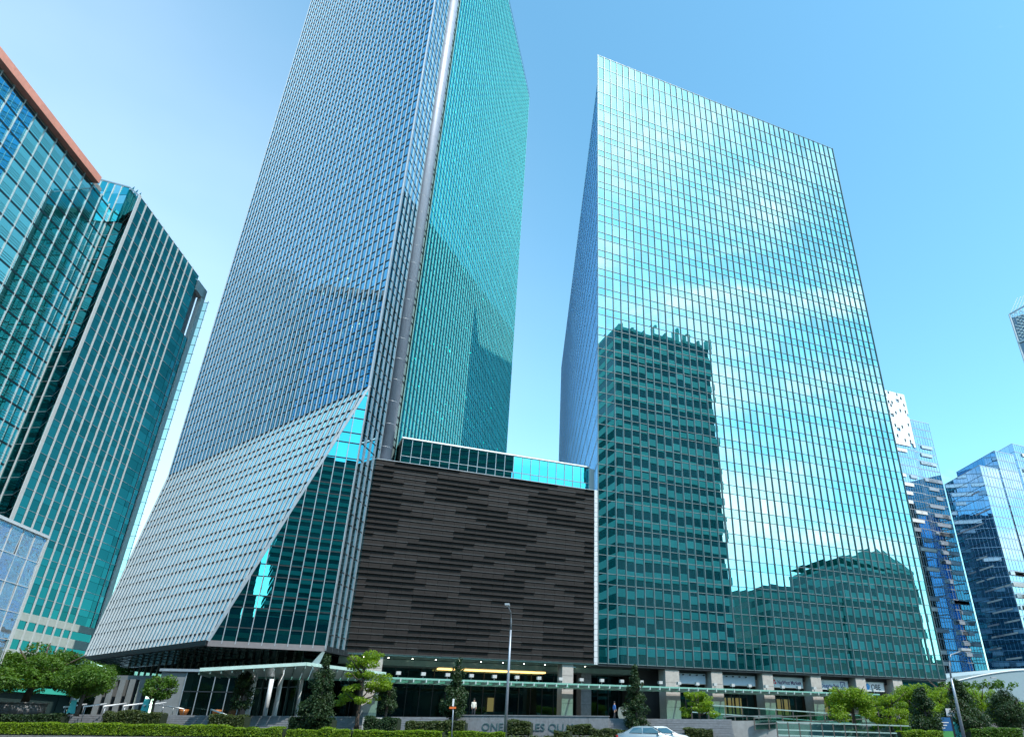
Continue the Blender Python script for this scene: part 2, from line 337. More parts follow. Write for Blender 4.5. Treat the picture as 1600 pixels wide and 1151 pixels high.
b = MB(); b.box(KF, -220, 220, 26, 60, -.01, .13); tag(b.build('near_pavement', plaza_m), kind='structure')
kerb = MB(); kerb.box(KF, -220, 220, -.3, 0, -.05, .06); kerb = tag(kerb.build('kerb', kerb_m), kind='structure')
for k in range(-75, 55): 
    barobj('kerb_stone', kerb, kerb_m, KF, k * 1.2 + .012, k * 1.2 + 1.188, -.24, .03, .06, .30 + random.uniform(-.008, .008))
b = MB(); b.box(KF, -220, 220, -7.2, -.3, -.05, .34); tag(b.build('planting_bed', soil_m), kind='structure')
# plaza slab with stone steps down to the planting
pz = MB(); P = [KF.pt(-220, -10, 0), KF.pt(13.2, -10, 0), KF.pt(13.2, -26, 0), KF.pt(220, -26, 0), KF.pt(220, -110, 0), KF.pt(-220, -110, 0)]
pz.prism([(p.x, p.y) for p in P], -.05, PLAZA); plaza = tag(pz.build('plaza', plaza_m), kind='structure')
b = MB(); b.box(KF, 13.3, 220, -25.9, -7.2, -.05, .36); tag(b.build('pavement', plaza_m), kind='structure')
st = MB(); st.box(KF, -220, 13.1, -10.1, -9.99, -.05, .3); steps = tag(st.build('steps', granite_m), kind='structure')
for i in range(9):
    z = .34 + (PLAZA - .34) * (i + 1) / 9; o0 = -6.9 - .35 * i
    for k in range(-12, 3):
        a0 = k * 6.0 - 4.9
        barobj('step', steps, granite_m, KF, a0 + .01, a0 + 5.99, -10.3, o0, z - (PLAZA - .34) / 9 + (.025 if i else -.3), z + random.uniform(-.004, .004))

# ================================================================== SOUTH TOWER (right of centre)
SF = Frame((2.13, 105.0), 66); SB, ST = 9.35, 135.9; SW = 67.8
n66 = SF.n
CS = SF.pt(0, 0, 0)
STB = empty('office_tower', (28, 140, 0), 'flat-topped turquoise glass tower mirroring clouds, right of the dark ribbed block', 'office tower')
SLF = Frame(tuple((CS + azv(-4.9) * 135)[:2]), 175.1); SLT = 126.5
bk = SLF.pt(0, 0, 0); frt = SF.pt(SW, 0, 0); bk2 = bk + azv(66) * SW
cb = MB(); q = .9
inner = [SF.pt(1.0, -q, 0), SF.pt(SW - .6, -q, 0), bk2 + azv(-114) * .6 + azv(175) * .6, SLF.pt(.6, -1.2, 0)]
cb.prism([(p.x, p.y) for p in inner], SB + .2, SLT - .4); cb.build('core', core_m, STB)
b = MB(); b.prism([(p.x, p.y) for p in (SF.pt(.3, -.3, 0), SF.pt(SW - .1, -.3, 0), bk2, SLF.pt(.2, -.2, 0))], SLT - .39, SLT + .05); b.build('roof', conc_m, STB)
b = MB(); b.box(SF, .2, SW - .1, -.55, -.25, SLT + .06, ST - .1); b.build('parapet_screen', gS, STB)
b = MB(); b.poly([frt, bk2, bk2 + ZV * SLT, frt + ZV * SLT][0:0] or [Vector((frt.x, frt.y, SB)), Vector((bk2.x, bk2.y, SB)), Vector((bk2.x, bk2.y, SLT)), Vector((frt.x, frt.y, SLT))])
b.poly([Vector((bk2.x, bk2.y, SB)), Vector((bk.x, bk.y, SB)), Vector((bk.x, bk.y, SLT)), Vector((bk2.x, bk2.y, SLT))]); b.build('rear_facade', gSp, STB)
zs = [SB]; z = SB; k = 0
while z < 118.0:
    z += 2.32 if k == 0 else (1.55 if k % 2 else 2.72); zs.append(z); k += 1
zs[-1] = 119.0
zs += [120.6, 124.4, 128.4, 132.2, ST]
ncol = 43; cw = SW / ncol
cells = []
for i in range(ncol):
    for j in range(len(zs) - 1):
        sp = (zs[j + 1] - zs[j]) < 2.0
        cells.append((i * cw + .03, (i + 1) * cw - .03, zs[j] + .03, zs[j + 1] - .03, gSp if sp else gS))
glaze(STB, SF, cells, 299, o=0.0, tilt=0.0016, pillow=.0016)
for i in range(ncol + 1): barobj('mullion', STB, mullS_m, SF, i * cw - .045, i * cw + .045, 0, .24, SB - .1, ST + .05)
for z in zs: barobj('transom', STB, mullS_m, SF, 0.02, SW, .02, .11, z - .045, z + .045)
barobj('corner_trim', STB, white_m, SF, -.62, -.06, -.5, .14, SB - .2, 34.4)
b = MB()
for k in range(33):
    b.box(SF, -.635, -.045, .14, .15, SB + k * .74, SB + k * .74 + .03)
b.build('trim_joint', dark_m, STB, 'stuff')
# left flank: close-set fins over blue glass
cells = []
zz = [SB + 4.25 * k for k in range(28)] + [SLT]
for i in range(90):
    for j in range(len(zz) - 1): cells.append((i * 1.5 + .02, i * 1.5 + 1.48, zz[j] + .03, zz[j + 1] - .03, glass('flank_glass', (0.42, 0.68, 0.92), (0.0, 0.012, 0.014), f0=.15)))
glaze(STB, SLF, cells, 0, stuff_name='flank_glass_panes')
b = MB()
for i in range(91): b.box(SLF, i * 1.5 - .05, i * 1.5 + .05, .03, .07, SB, SLT)
b.build('flank_fins', finb_m, STB, 'stuff')
b = MB()
for z in zz: b.box(SLF, 0, 135, .03, .075, z - .12, z + .12)
b.build('flank_transoms', mat('pale_blue_rail', (0.45, 0.60, 0.78), .4, .2), STB, 'stuff')
# underside, ground floor columns and recessed shopfront
b = MB(); b.prism([(p.x, p.y) for p in (SF.pt(0, -.02, 0), SF.pt(SW, -.02, 0), SF.pt(SW, -12, 0), SF.pt(0, -12, 0))], SB - .35, SB - .02); b.build('soffit', dark_m, STB)
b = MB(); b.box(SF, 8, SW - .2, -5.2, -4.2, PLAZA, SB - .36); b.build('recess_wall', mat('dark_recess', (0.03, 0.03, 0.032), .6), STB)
cols = [(11.0, 13.35), (18.95, 20.95), (28.35, 30.35), (37.8, 39.9), (47.2, 49.3), (55.4, 57.5)]
for a0, a1 in cols:
    c = barobj('column', STB, stone_m, SF, a0, a1, -2.2, -.2, PLAZA, SB - .36)
    for z in (4.0, 5.6, 7.2): barobj('column_joint', c, dark_m, SF, a0 - .008, a1 + .008, -.21, -.192, z, z + .03)
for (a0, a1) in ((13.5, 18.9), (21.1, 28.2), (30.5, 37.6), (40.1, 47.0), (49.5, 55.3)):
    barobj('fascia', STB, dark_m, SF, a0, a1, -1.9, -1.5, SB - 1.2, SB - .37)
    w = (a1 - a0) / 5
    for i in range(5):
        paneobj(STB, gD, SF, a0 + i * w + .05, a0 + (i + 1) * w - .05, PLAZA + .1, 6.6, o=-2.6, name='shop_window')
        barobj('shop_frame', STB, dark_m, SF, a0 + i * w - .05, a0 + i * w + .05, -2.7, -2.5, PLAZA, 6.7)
    if a0 > 20:
        for i in range(4): barobj('warm_panel', STB, warm2_e, SF, a0 + .4 + i * w, a0 + .4 + i * w + w * .72, -4.15, -4.05, PLAZA + 1.2, 5.6)
b = MB(); b.box(SF, 57.6, SW + 2.5, -9, -4, PLAZA, 9.2); b.build('glass_annexe', gR, STB)
b = MB()
for i in range(26):
    a = random.choice([.5, 2, 3, 4, 5, 6, 12, 13]) * cw + cw * .5; zi = 9.35 + 2.32 + 4.27 * random.randrange(14, 26) - .4 + 2.5
    b.box(SF, a - .12, a + .12, -.55, -.3, zi - .05, zi + .05)
for i in range(7): b.box(SF, (i + .6) * cw - .12, (i + .6) * cw + .12, -.55, -.3, 89.9, 90.0)
b.build('ceiling_lights', lamp_e, STB, 'stuff')

# ------------------------------------------------------------------ signs on the fascia between the stone columns
def board(a0, a1, z0, z1, label, col=white_m):
    s = empty('sign_board', SF.pt((a0 + a1) / 2, -1.2, z0), label, 'sign', 'company signs between the columns')
    barobj('panel', s, col, SF, a0, a1, -1.42, -1.22, z0, z1)
    for (x0, x1, y0, y1) in ((a0 - .07, a0, z0, z1), (a1, a1 + .07, z0, z1), (a0 - .07, a1 + .07, z1, z1 + .08), (a0 - .07, a1 + .07, z0 - .08, z0)):
        barobj('frame', s, steel_m, SF, x0, x1, -1.45, -1.17, y0, y1)
    return s
for (a0, a1) in ((13.7, 18.5), (21.4, 27.6)):
    s = board(a0, a1, 7.25, 8.55, 'blank pale sign board ' + ('between the first two stone columns, left of the other blank board' if a0 < 20 else 'immediately left of the red bank sign'), mat('pale_board', (0.55, 0.60, 0.68), .5, var=.04))
    for i in range(4): barobj('bracket', s, dark_m, SF, a0 + .8 + i * 1.2, a0 + .95 + i * 1.2, -1.21, -.9, 8.35, 8.5)
red2 = mat('logo_red', (0.72, 0.02, 0.05), .5, var=0); plum = mat('logo_plum', (0.10, 0.02, 0.10), .5, var=0); navy = mat('logo_navy', (0.015, 0.03, 0.22), .5, var=0); azure = mat('logo_azure', (0.02, 0.33, 0.75), .5, var=0); ink = mat('logo_black', (0.012, 0.012, 0.018), .5, var=0)
s = board(30.7, 36.9, 7.2, 8.6, 'white sign with red emblem and plum lettering NatWest Markets', wm)
text_obj('NatWest Markets', 'lettering', s, plum, SF, 31.95, 7.62, -1.21, .80, .015, bold=.012, xs=.80)
lg = MB(); cx, cz = 31.35, 7.9
for k in range(3):
    t = math.radians(90 + 120 * k); p = Vector((cx + .21 * math.cos(t), cz + .21 * math.sin(t)))
    lg.poly([SF.pt(p.x + .20 * math.cos(t + w_), -1.205, p.y + .20 * math.sin(t + w_)) for w_ in [math.radians(60 * j + 30) for j in range(6)]][::1])
lg.build('emblem', red2, s)
lg = MB(); lg.poly([SF.pt(cx + .13 * math.cos(t), -1.2, cz + .13 * math.sin(t)) for t in [math.radians(60 * j) for j in range(6)]]); lg.build('emblem_centre', wm, s)
s = board(40.05, 46.3, 7.15, 8.45, 'white sign lettered Deutsche Bank with a slashed blue square', wm)
text_obj('Deutsche Bank', 'lettering', s, navy, SF, 40.7, 7.42, -1.21, .74, .015, bold=.008, xs=.82)
lg = MB(); x0, z0 = 44.75, 7.4
for (p0, p1, q0, q1) in ((0, .95, 0, .12), (0, .95, .83, .95), (0, .12, .12, .83), (.83, .95, .12, .83)): lg.box(SF, x0 + p0, x0 + p1, -1.219, -1.2, z0 + q0, z0 + q1)
lg.bar(SF.pt(x0 + .28, -1.205, z0 + .2), SF.pt(x0 + .67, -1.205, z0 + .76), .03, .14, up=SF.n); lg.build('emblem', navy, s)
s = board(49.45, 54.2, 7.1, 8.4, 'pale sign with blue round emblem and black letters QBE', wm)
text_obj('QBE', 'lettering', s, ink, SF, 51.3, 7.33, -1.21, 1.18, .015, bold=.01, xs=.95)
lg = MB(); lg.poly([SF.pt(50.6 + .5 * math.cos(t), -1.21, 7.78 + .5 * math.sin(t)) for t in [math.radians(45 * j + 22.5) for j in range(8)]]); lg.build('emblem', azure, s)
lg = MB()
for k in range(4):
    t = math.radians(90 * k + 45); lg.bar(SF.pt(50.6 + .1 * math.cos(t), -1.2, 7.78 + .1 * math.sin(t)), SF.pt(50.6 + .4 * math.cos(t), -1.2, 7.78 + .4 * math.sin(t)), .01, .06, up=SF.n)
lg.build('emblem_lines', wm, s)

# ================================================================== PODIUM: dark ribbed block between the towers
PB = empty('podium_block', (-14, 100, 0), 'windowless block clad in dark brown horizontal ribs between the two glass towers', 'building')
PL, PR, PZ0, PZ1 = -34.6, -.65, 9.35, 34.3
b = MB(); b.box(SF, PL + .05, PR, -26, -.35, PZ0 + .1, PZ1 - .05); b.build('body', dark_m, PB)
nr, pc = 34, 22; rh = (PZ1 - PZ0) / nr; pw = (PR - PL) / pc
mb = {0: MB(), 1: MB()}
def ppanel(k):
    b = MB()
    if k == 0: b.box(WF, -.5, .5, -.15, 0, -.5, .5)
    else: b.box(WF, -.5, .5, -.15, 0, -.5, .5); b.box(WF, -.5, .5, 0, .24, .41, .49)
    return b
pme = []
for k in (0, 1):
    b = ppanel(k); me = bpy.data.meshes.new('cladding_panel'); me.from_pydata(b.v, [], b.f); me.materials.append(brown_m); me.update(); pme.append(me)
bmn = []
cnt = 0
rows = sorted(range(nr), key=lambda r: r)
rest = MB()
for r in range(nr):
    z0 = PZ0 + r * rh
    for c in range(pc):
        ph = ((c * pw + (nr - r) * 1.28 + 40 + 1.6 * math.sin(r * 2.1) + 1.2 * math.sin(r * .63 + c * .21)) / (15.5 + 2.0 * math.sin(r * .37))) % 1.0
        k = 1 if ph < .56 else 0
        a0, a1 = PL + c * pw + .012, PL + (c + 1) * pw - .012
        if cnt < 299:
            o = place(pme[k], 'cladding_panel', PB, SF.R, SF.pt((a0 + a1) / 2, 0, z0 + rh / 2), (a1 - a0, 1, rh - .04)); cnt += 1
        else:
            bb = ppanel(k); base = len(rest.v)
            for v in bb.v: rest.v.append(tuple(SF.pt((a0 + a1) / 2 + v[0] * (a1 - a0), -v[1], z0 + rh / 2 + v[2] * (rh - .04))))
            rr = random.random()
            for f in bb.f: rest.f.append([base + i for i in f]); rest.r.append(rr); rest.sm.append(False)
rest.build('upper_cladding_panels', brown_m, PB, 'stuff')
for r in range(nr + 1): barobj('rib_edge', PB, lip_m, SF, PL, PR, -.02, .09, PZ0 + r * rh - .075, PZ0 + r * rh + .03)
b = MB(); b.box(SF, PL, PR, -24, .05, PZ1 + .02, PZ1 + .12); b.build('ledge', mull_m, PB)
# glass storey on top, set back
GF = Frame(tuple(SF.pt(0, -2.2, 0)[:2]), 66)
gl0, gl1, gz0, gz1 = -30.6, -.55, PZ1 + .12, 38.75
cells = []; ng = 21; gw = (gl1 - gl0) / ng
for i in range(ng):
    for (z0, z1) in ((gz0, gz0 + 1.7), (gz0 + 1.7, gz1)): cells.append((gl0 + i * gw + .03, gl0 + (i + 1) * gw - .03, z0 + .03, z1 - .03, gNr))
glaze(PB, GF, cells, 60, tilt=.002, pillow=.002)
for i in range(ng + 1): barobj('mullion', PB, mull_m, GF, gl0 + i * gw - .035, gl0 + i * gw + .035, .02, .12, gz0, gz1)
barobj('transom', PB, mull_m, GF, gl0, gl1, .02, .09, gz0 + 1.66, gz0 + 1.74)
b = MB(); b.box(GF, gl0 + .05, gl1, -16, -.3, gz0, gz1 - .03); b.build('glass_storey_core', core_m, PB)
b = MB(); b.box(GF, gl0 - .15, gl1 + .1, -16.2, .22, gz1, gz1 + .22); b.build('roof_cap', wm, PB)
b = MB(); b.box(GF, gl1, gl1 + .8, -6, .35, gz0, gz1 - .2); b.build('end_pier', white_m, PB)
# underside, columns, lobby
b = MB(); b.box(SF, PL + .2, 10.4, -4.6, -.05, PZ0 - .25, PZ0 - .02); b.box(SF, PL + .2, 10.4, -22, -4.6, PZ0 - 1.0, PZ0 - .3); b.build('soffit', sofgreen_m, PB)
for i in range(28): barobj('soffit_joint', PB, dark_m, SF, PL + .6 + i * 1.57, PL + .63 + i * 1.57, -4.5, -.06, PZ0 - .262, PZ0 - .25)
b = MB(); b.box(SF, -21, -5.4, -7.4, -6.2, PZ0 - 1.16, PZ0 - 1.02); b.build('cove_light', warm_e, PB)
for (a0, a1, o, m_) in ((-31.4, -29.55, -.3, stone_m), (-5.25, -3.6, -.3, stone_m), (-.3, 1.3, -5.0, granite_m)):
    c = barobj('column', PB, m_, SF, a0, a1, o - 1.7, o, PLAZA, PZ0 - .26)
    for z in (4.2, 5.9, 7.6): barobj('column_joint', c, dark_m, SF, a0 - .008, a1 + .008, o - .01, o + .008, z, z + .03)
    barobj('column_base', c, granite_m, SF, a0 - .03, a1 + .03, o - 1.73, o + .03, PLAZA, PLAZA + .6)
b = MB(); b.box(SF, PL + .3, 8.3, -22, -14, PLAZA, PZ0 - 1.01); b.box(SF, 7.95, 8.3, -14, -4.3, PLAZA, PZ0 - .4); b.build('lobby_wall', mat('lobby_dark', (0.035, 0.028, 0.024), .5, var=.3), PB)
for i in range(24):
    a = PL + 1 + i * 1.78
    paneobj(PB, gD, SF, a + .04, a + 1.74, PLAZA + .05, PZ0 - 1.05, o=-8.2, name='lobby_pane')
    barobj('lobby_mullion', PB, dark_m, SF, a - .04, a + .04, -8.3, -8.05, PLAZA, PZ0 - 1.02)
for (a, w, zt, m_) in ((-27.5, 1.6, 8, mat('timber_panel', (0.16, 0.07, 0.035), .5)), (-22.5, 3.4, 7.2, MATS['timber_panel']), (5.2, 2.6, 6.5, MATS['timber_panel'])):
    barobj('wall_panel', PB, m_, SF, a, a + w, -13.9, -13.7, PLAZA, zt)
barobj('reception_desk', PB, stone_m, SF, -15.5, -8.2, -12.5, -11.7, PLAZA, PLAZA + 1.15)
barobj('desk_lamp_strip', PB, warm2_e, SF, -11.6, -10.6, -13.6, -13.5, PLAZA + 1.0, PLAZA + 3.0)
for i in range(12): barobj('downlight', PB, lamp_e, SF, PL + 3 + i * 3.1, PL + 3.12 + i * 3.1, -3.2, -3.08, PZ0 - .275, PZ0 - .255)

# ================================================================== NORTH TOWER (left of centre, runs out of the top of the frame)
A = Vector((-29.70, 85.20, 0)); NT = 198.0; NB = 9.3; ZT = 42.7; NW = 62.3
NF = Frame(tuple((A + azv(-51) * NW)[:2]), 129)      # left face; a = NW at the near corner
NRF = Frame((A.x, A.y), 6)                           # right face
FF = Frame(tuple((A - azv(66) * 12.1)[:2]), 66)      # vertical triangular facet; a = 12.1 at the near corner
NTB = empty('office_tower', (-50, 130, 0), 'tallest blue glass tower with pale vertical fins and a flared base', 'office tower')
F0 = NF.pt(0, 0, 0); D0 = NRF.pt(86, 0, 0); BK = D0 + azv(-51) * NW
cb = MB(); ins = [A + Vector((-.6, 1.6, 0)), NRF.pt(85, -1.1, 0), BK + Vector((1.5, -1, 0)), F0 + Vector((1.3, .7, 0))]
cb.prism([(p.x, p.y) for p in ins], NB + .3, NT - .5); cb.build('core', core_m, NTB)
b = MB(); b.prism([(p.x, p.y) for p in (A, D0, BK, F0)], NT - .4, NT); b.build('roof', conc_m, NTB)
b = MB()
for (p, q_) in ((D0, BK), (BK, F0)): b.poly([Vector((p.x, p.y, NB)), Vector((q_.x, q_.y, NB)), Vector((q_.x, q_.y, NT)), Vector((p.x, p.y, NT))])
b.build('rear_facade', gSp, NTB)
# left face above the fold
pit = 3.6
zsN = [ZT]; k = 0
while zsN[-1] < NT - 3: zsN.append(zsN[-1] + (1.38 if k % 2 else 2.22)); k += 1
zsN.append(NT)
nfin = 43; fw = NW / nfin
cells = []
for i in range(nfin):
    for j in range(len(zsN) - 1): cells.append((i * fw + .03, (i + 1) * fw - .03, zsN[j] + .03, zsN[j + 1] - .03, gN))
glaze(NTB, NF, cells, 100, tilt=.0012)
for i in range(nfin + 1): barobj('fin', NTB, fin_m if i < nfin else mull_m, NF, i * fw - .065, i * fw + .065, .0, .26, ZT, NT + .1)
for z in zsN: barobj('transom', NTB, dark_m, NF, .02, NW - .02, .02, .12, z - .05, z + .05)
# flared skirt below the fold
T = NF.pt(NW, 0, ZT); FLD = NF.pt(0, 0, ZT)
Pb = FF.pt(0, 0, NB) + Vector((0, 0, 0)); Pb = Vector((-40.79, 80.26, NB))
FF = Frame((Pb.x, Pb.y), math.degrees(math.atan2(A.x - Pb.x, A.y - Pb.y))); FL = (Vector((A.x, A.y, 0)) - Vector((Pb.x, Pb.y, 0))).length
ns = (T - FLD).cross(Pb - FLD).normalized()
if ns.y > 0: ns = -ns
Qb = onplane(135, 1022, T, ns); Qb = FLD + (Qb - FLD) * ((NB - ZT) / (Qb.z - ZT))
def skirt(t, w):
    """t: fin number measured from the near corner along the fold in metres; w: 0 at fold .. 1 at the bottom edge"""
    top = NF.pt(NW - t, 0, ZT); s = max(-.2, (t - 13.0) / (NW - 13.0)); bot = Pb + (Qb - Pb) * s
    return top + (bot - top) * w
def wmax(t):
    if t >= 13.0: return 1.0
    # meet the slanting edge T-P
    lo, hi = 0.0, 1.0
    e = (Pb - T); up = ns.cross(e).normalized()
    if (FLD - T).dot(up) < 0: up = -up
    for _ in range(40):
        mid = (lo + hi) / 2
        if (skirt(t, mid) - T).dot(up) > 0: lo = mid
        else: hi = mid
    return lo
zk = []; z = ZT; k = 0
while z > NB + .3: zk.append(z); z -= (1.38 if k % 2 == 0 else 2.22); k += 1
zk.append(NB)
nsf = 43; ts = [i * fw for i in range(nsf + 1)]
sk = MB()
for i in range(nsf):
    for j in range(len(zk) - 1):
        w0, w1 = (ZT - zk[j]) / (ZT - NB), (ZT - zk[j + 1]) / (ZT - NB)
        ma, mb_ = wmax(ts[i]), wmax(ts[i + 1])
        if min(w0, 1) >= mb_ - 1e-3: continue
        pts = [skirt(ts[i + 1], min(w1, mb_)), skirt(ts[i], min(w1, ma)), skirt(ts[i], min(w0, ma)), skirt(ts[i + 1], w0)]
        pp = []
        for p in pts:
            if not pp or (p - pp[-1]).length > 1e-3: pp.append(p)
        if len(pp) > 2: sk.poly([p + ns * (-.02) for p in pp], random.random())
sk.build('skirt_glass_panes', gN, NTB, 'stuff')
for i in range(nsf + 1):
    m_ = wmax(ts[i])
    if m_ < .02: continue
    barline('skirt_fin', NTB, skfin_m, skirt(ts[i], 0) + ns * .13, skirt(ts[i], m_) + ns * .13, .15, .22, up=ns)
for z in zk[1:-1]:
    w0 = (ZT - z) / (ZT - NB); p = skirt(NW, w0)
    e0, e1 = 0.0, NW
    for _ in range(30):
        mid = (e0 + e1) / 2
        if wmax(mid) > w0: e1 = mid
        else: e0 = mid
    barline('skirt_transom', NTB, dark_m, p + ns * .06, skirt(e1, w0) + ns * .06, .07, .12, up=ns)
Fb = Vector((F0.x, F0.y, NB)); b = MB(); b.poly([FLD, Qb, Fb]); b.build('skirt_end_wall', gSp, NTB)
# triangular facet
zf = [NB, NB + 1.55]; k = 0
while zf[-1] < ZT: zf.append(zf[-1] + (2.15 if k % 2 == 0 else 1.38)); k += 1
def edge_a(z): return FL * min(1, max(0, (z - NB) / (ZT - NB)))
nm = 9; mw = FL / nm
fc = []; fstuff = MB()
for i in range(nm):
    a0, a1 = i * mw, (i + 1) * mw
    for j in range(len(zf) - 1):
        z0, z1 = zf[j], min(zf[j + 1], ZT)
        if edge_a(z1) <= a0 + 1e-3: fc.append((a0 + .03, a1 - .03, z0 + .03, z1 - .03))
        elif edge_a(z0) < a1:
            # cut by the slanting edge
            P_ = [(max(a0, edge_a(z0)), z0), (a1, z0)]
            zt = NB + (ZT - NB) * a1 / FL
            if zt >= z1: P_ += [(a1, z1), (max(a0, edge_a(z1)), z1)]
            else: P_ += [(a1, zt)]
            if edge_a(z0) < a0: P_ += [(a0, NB + (ZT - NB) * a0 / FL)]
            fstuff.poly([FF.pt(a, .03, z) for a, z in P_], random.random())
for c in fc: paneobj(NTB, gNr, FF, *c, o=0, tilt=.0035)
fstuff.build('cut_glass_panes', gNr, NTB, 'stuff')
for i in range(nm + 1):
    zt = NB + (ZT - NB) * (i * mw) / FL
    if zt > NB + .5: barobj('facet_mullion', NTB, mull_m, FF, i * mw - .045, i * mw + .045, .02, .22, NB - .2, zt)
for z in zf[1:]:
    if z < ZT - .5: barobj('facet_transom', NTB, dark_m, FF, edge_a(z) + .02, FL, .02, .12, z - .06, z + .06)
b = MB(); b.bar(Pb + FF.n * .1, T + FF.n * .1, .25, .3); b.build('facet_edge', mull_m, NTB)
b = MB(); b.poly([Pb - FF.n * .25, Vector((A.x, A.y, NB)) - FF.n * .25, T - FF.n * .25]); b.build('facet_backing', core_m, NTB)
# narrow strip, notch, round metal column and right face
zr = [NB + 3.6 * k for k in range(int((NT - NB) / 3.6) + 1)] + [NT]
cells = []
for i in range(4):
    for j in range(len(zr) - 1): cells.append((i * 1.625 + .03, (i + 1) * 1.625 - .03, zr[j] + 1.42, zr[j + 1] - .03, gSt)); cells.append((i * 1.625 + .03, (i + 1) * 1.625 - .03, zr[j] + .03, min(zr[j] + 1.36, zr[j + 1]), gSt))
right0 = 12.3; nrc = 48; rw = (86 - right0) / nrc
for i in range(nrc):
    for j in range(len(zr) - 1): cells.append((right0 + i * rw + .03, right0 + (i + 1) * rw - .03, zr[j] + 1.42, zr[j + 1] - .03, gNr)); cells.append((right0 + i * rw + .03, right0 + (i + 1) * rw - .03, zr[j] + .03, min(zr[j] + 1.36, zr[j + 1]), gNr))
glaze(NTB, NRF, cells, 40, tilt=.001)
for i in range(5): barobj('strip_mullion', NTB, mull_m, NRF, i * 1.625 - .06, i * 1.625 + .06, .02, .2, NB - .4, NT)
for i in range(nrc + 1): barobj('right_mullion', NTB, mat('pale_green_mullion', (0.34, 0.68, 0.66), .35, .4), NRF, right0 + i * rw - .045, right0 + i * rw + .045, .02, .16, 30, NT)
b = MB()
for z in zr:
    for zz_ in (z, z + 1.39): b.box(NRF, 0, 6.5, .02, .09, zz_ - .05, zz_ + .05)
b.build('strip_transoms', dark_m, NTB, 'stuff')
b = MB()
for z in zr:
    for zz_ in (z, z + 1.39): b.box(NRF, right0, 86, .02, .08, zz_ - .03, zz_ + .03)
b.build('right_transoms', mat('green_transom', (0.03, 0.16, 0.16), .4, .3), NTB, 'stuff')
b = MB(); b.box(NRF, 6.5, 7.4, -.9, -.7, NB, NT); b.build('notch_glass', gNr, NTB)
b = MB(); c0 = NRF.pt(8.7, -.35, 0); b.tube([c0 + ZV * 22, c0 + ZV * (NT + 1)], 1.25, n=24); pipe = b.build('metal_column', lav_m, NTB)
b = MB()
for k in range(1, 48): z = 26 + k * 3.6; b.tube([c0 + ZV * z, c0 + ZV * (z + .06)], 1.262, n=24)
b.build('column_joints', mull_m, pipe, 'stuff')
b = MB(); b.box(NRF, 10.0, 12.2, -.5, -.15, NB, NT); gp = b.build('grille_panel', mat('grey_green_panel', (0.22, 0.30, 0.30), .5, .2), NTB)
b = MB()
for z in zr:
    for zz_ in (z + .2, z + 1.4): b.box(NRF, 10.0, 12.2, -.15, -.06, zz_ - .09, zz_ + .09)
b.build('grille_slots', dark_m, gp, 'stuff')
b = MB()
for i in range(80):
    a = right0 + rw * (random.randrange(2, nrc - 4) + .5); z = zr[random.randrange(7, 30)] + 3.2
    if random.random() < .5: z = zr[random.randrange(7, 18)] + 3.2
    b.box(NRF, a - .12, a + .12, -.5, -.25, z - .06, z + .06)
for i in range(46):
    a = NW - fw * (random.choice([1, 2, 3, 4, 5, 6, 8, 9, 10, 13, 14, 20, 21]) + .5); z = zsN[random.randrange(4, 42) // 2 * 2] + 1.9
    b.box(NF, a - .14, a + .14, -.5, -.25, z - .07, z + .07)
b.build('ceiling_lights', lamp_e, NTB, 'stuff')
# underside of the flare
b = MB(); und = [Qb, Pb, Vector((A.x, A.y, NB)), NRF.pt(14, 0, NB), NRF.pt(14, -20, NB), Fb]
b.poly([(p.x, p.y, NB - .12) for p in und]); b.build('soffit', sofdark_m, NTB)
b = MB()
for k in range(1, 16):
    f = k / 16; p = Qb + (Pb - Qb) * f; q_ = Fb + (NRF.pt(0, -2, NB) - Fb) * f; b.bar(p - ZV * .13, q_ - ZV * .13, .05, .05)
for k in range(1, 5):
    f = k / 6; b.bar(Qb + (Fb - Qb) * f - ZV * .13, Pb + (NRF.pt(0, -2, NB) - Pb) * f - ZV * .13, .05, .05)
b.build('soffit_joints', dark_m, NTB, 'stuff')
barline('eave_beam', NTB, dark_m, Qb + Vector((0, 0, -.15)), Pb + Vector((0, 0, -.15)), .5, .55)
barline('eave_beam', NTB, mat('brown_grey_fascia', (0.17, 0.15, 0.155), .5), Pb + Vector((0, 0, -.2)), Vector((A.x, A.y, NB - .2)), .4, .6)
barline('eave_beam', NTB, dark_m, Vector((A.x, A.y, NB - .2)), NRF.pt(16, 0, NB - .2), .4, .6)
# ground floor lobby under the flare
La, Lb = Vector((-72, 119.2, 0)), Vector((-32.6, 93.2, 0)); LF = Frame((La.x, La.y), math.degrees(math.atan2(Lb.x - La.x, Lb.y - La.y))); LL = (Lb - La).length
nl = 26; lw = LL / nl
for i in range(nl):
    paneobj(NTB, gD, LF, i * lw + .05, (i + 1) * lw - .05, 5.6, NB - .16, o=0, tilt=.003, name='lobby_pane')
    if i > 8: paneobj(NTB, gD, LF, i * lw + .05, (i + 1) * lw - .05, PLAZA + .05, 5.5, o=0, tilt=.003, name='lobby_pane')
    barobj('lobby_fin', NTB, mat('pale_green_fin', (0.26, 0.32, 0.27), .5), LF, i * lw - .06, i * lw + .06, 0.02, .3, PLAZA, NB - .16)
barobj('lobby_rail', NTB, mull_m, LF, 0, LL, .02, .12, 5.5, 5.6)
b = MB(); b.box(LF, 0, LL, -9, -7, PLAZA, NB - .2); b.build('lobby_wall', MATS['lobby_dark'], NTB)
b = MB(); b.box(NRF, 1.5, 16, -3.2, -3.0, PLAZA, NB - .2); b.build('lobby_side_glass', gD, NTB)
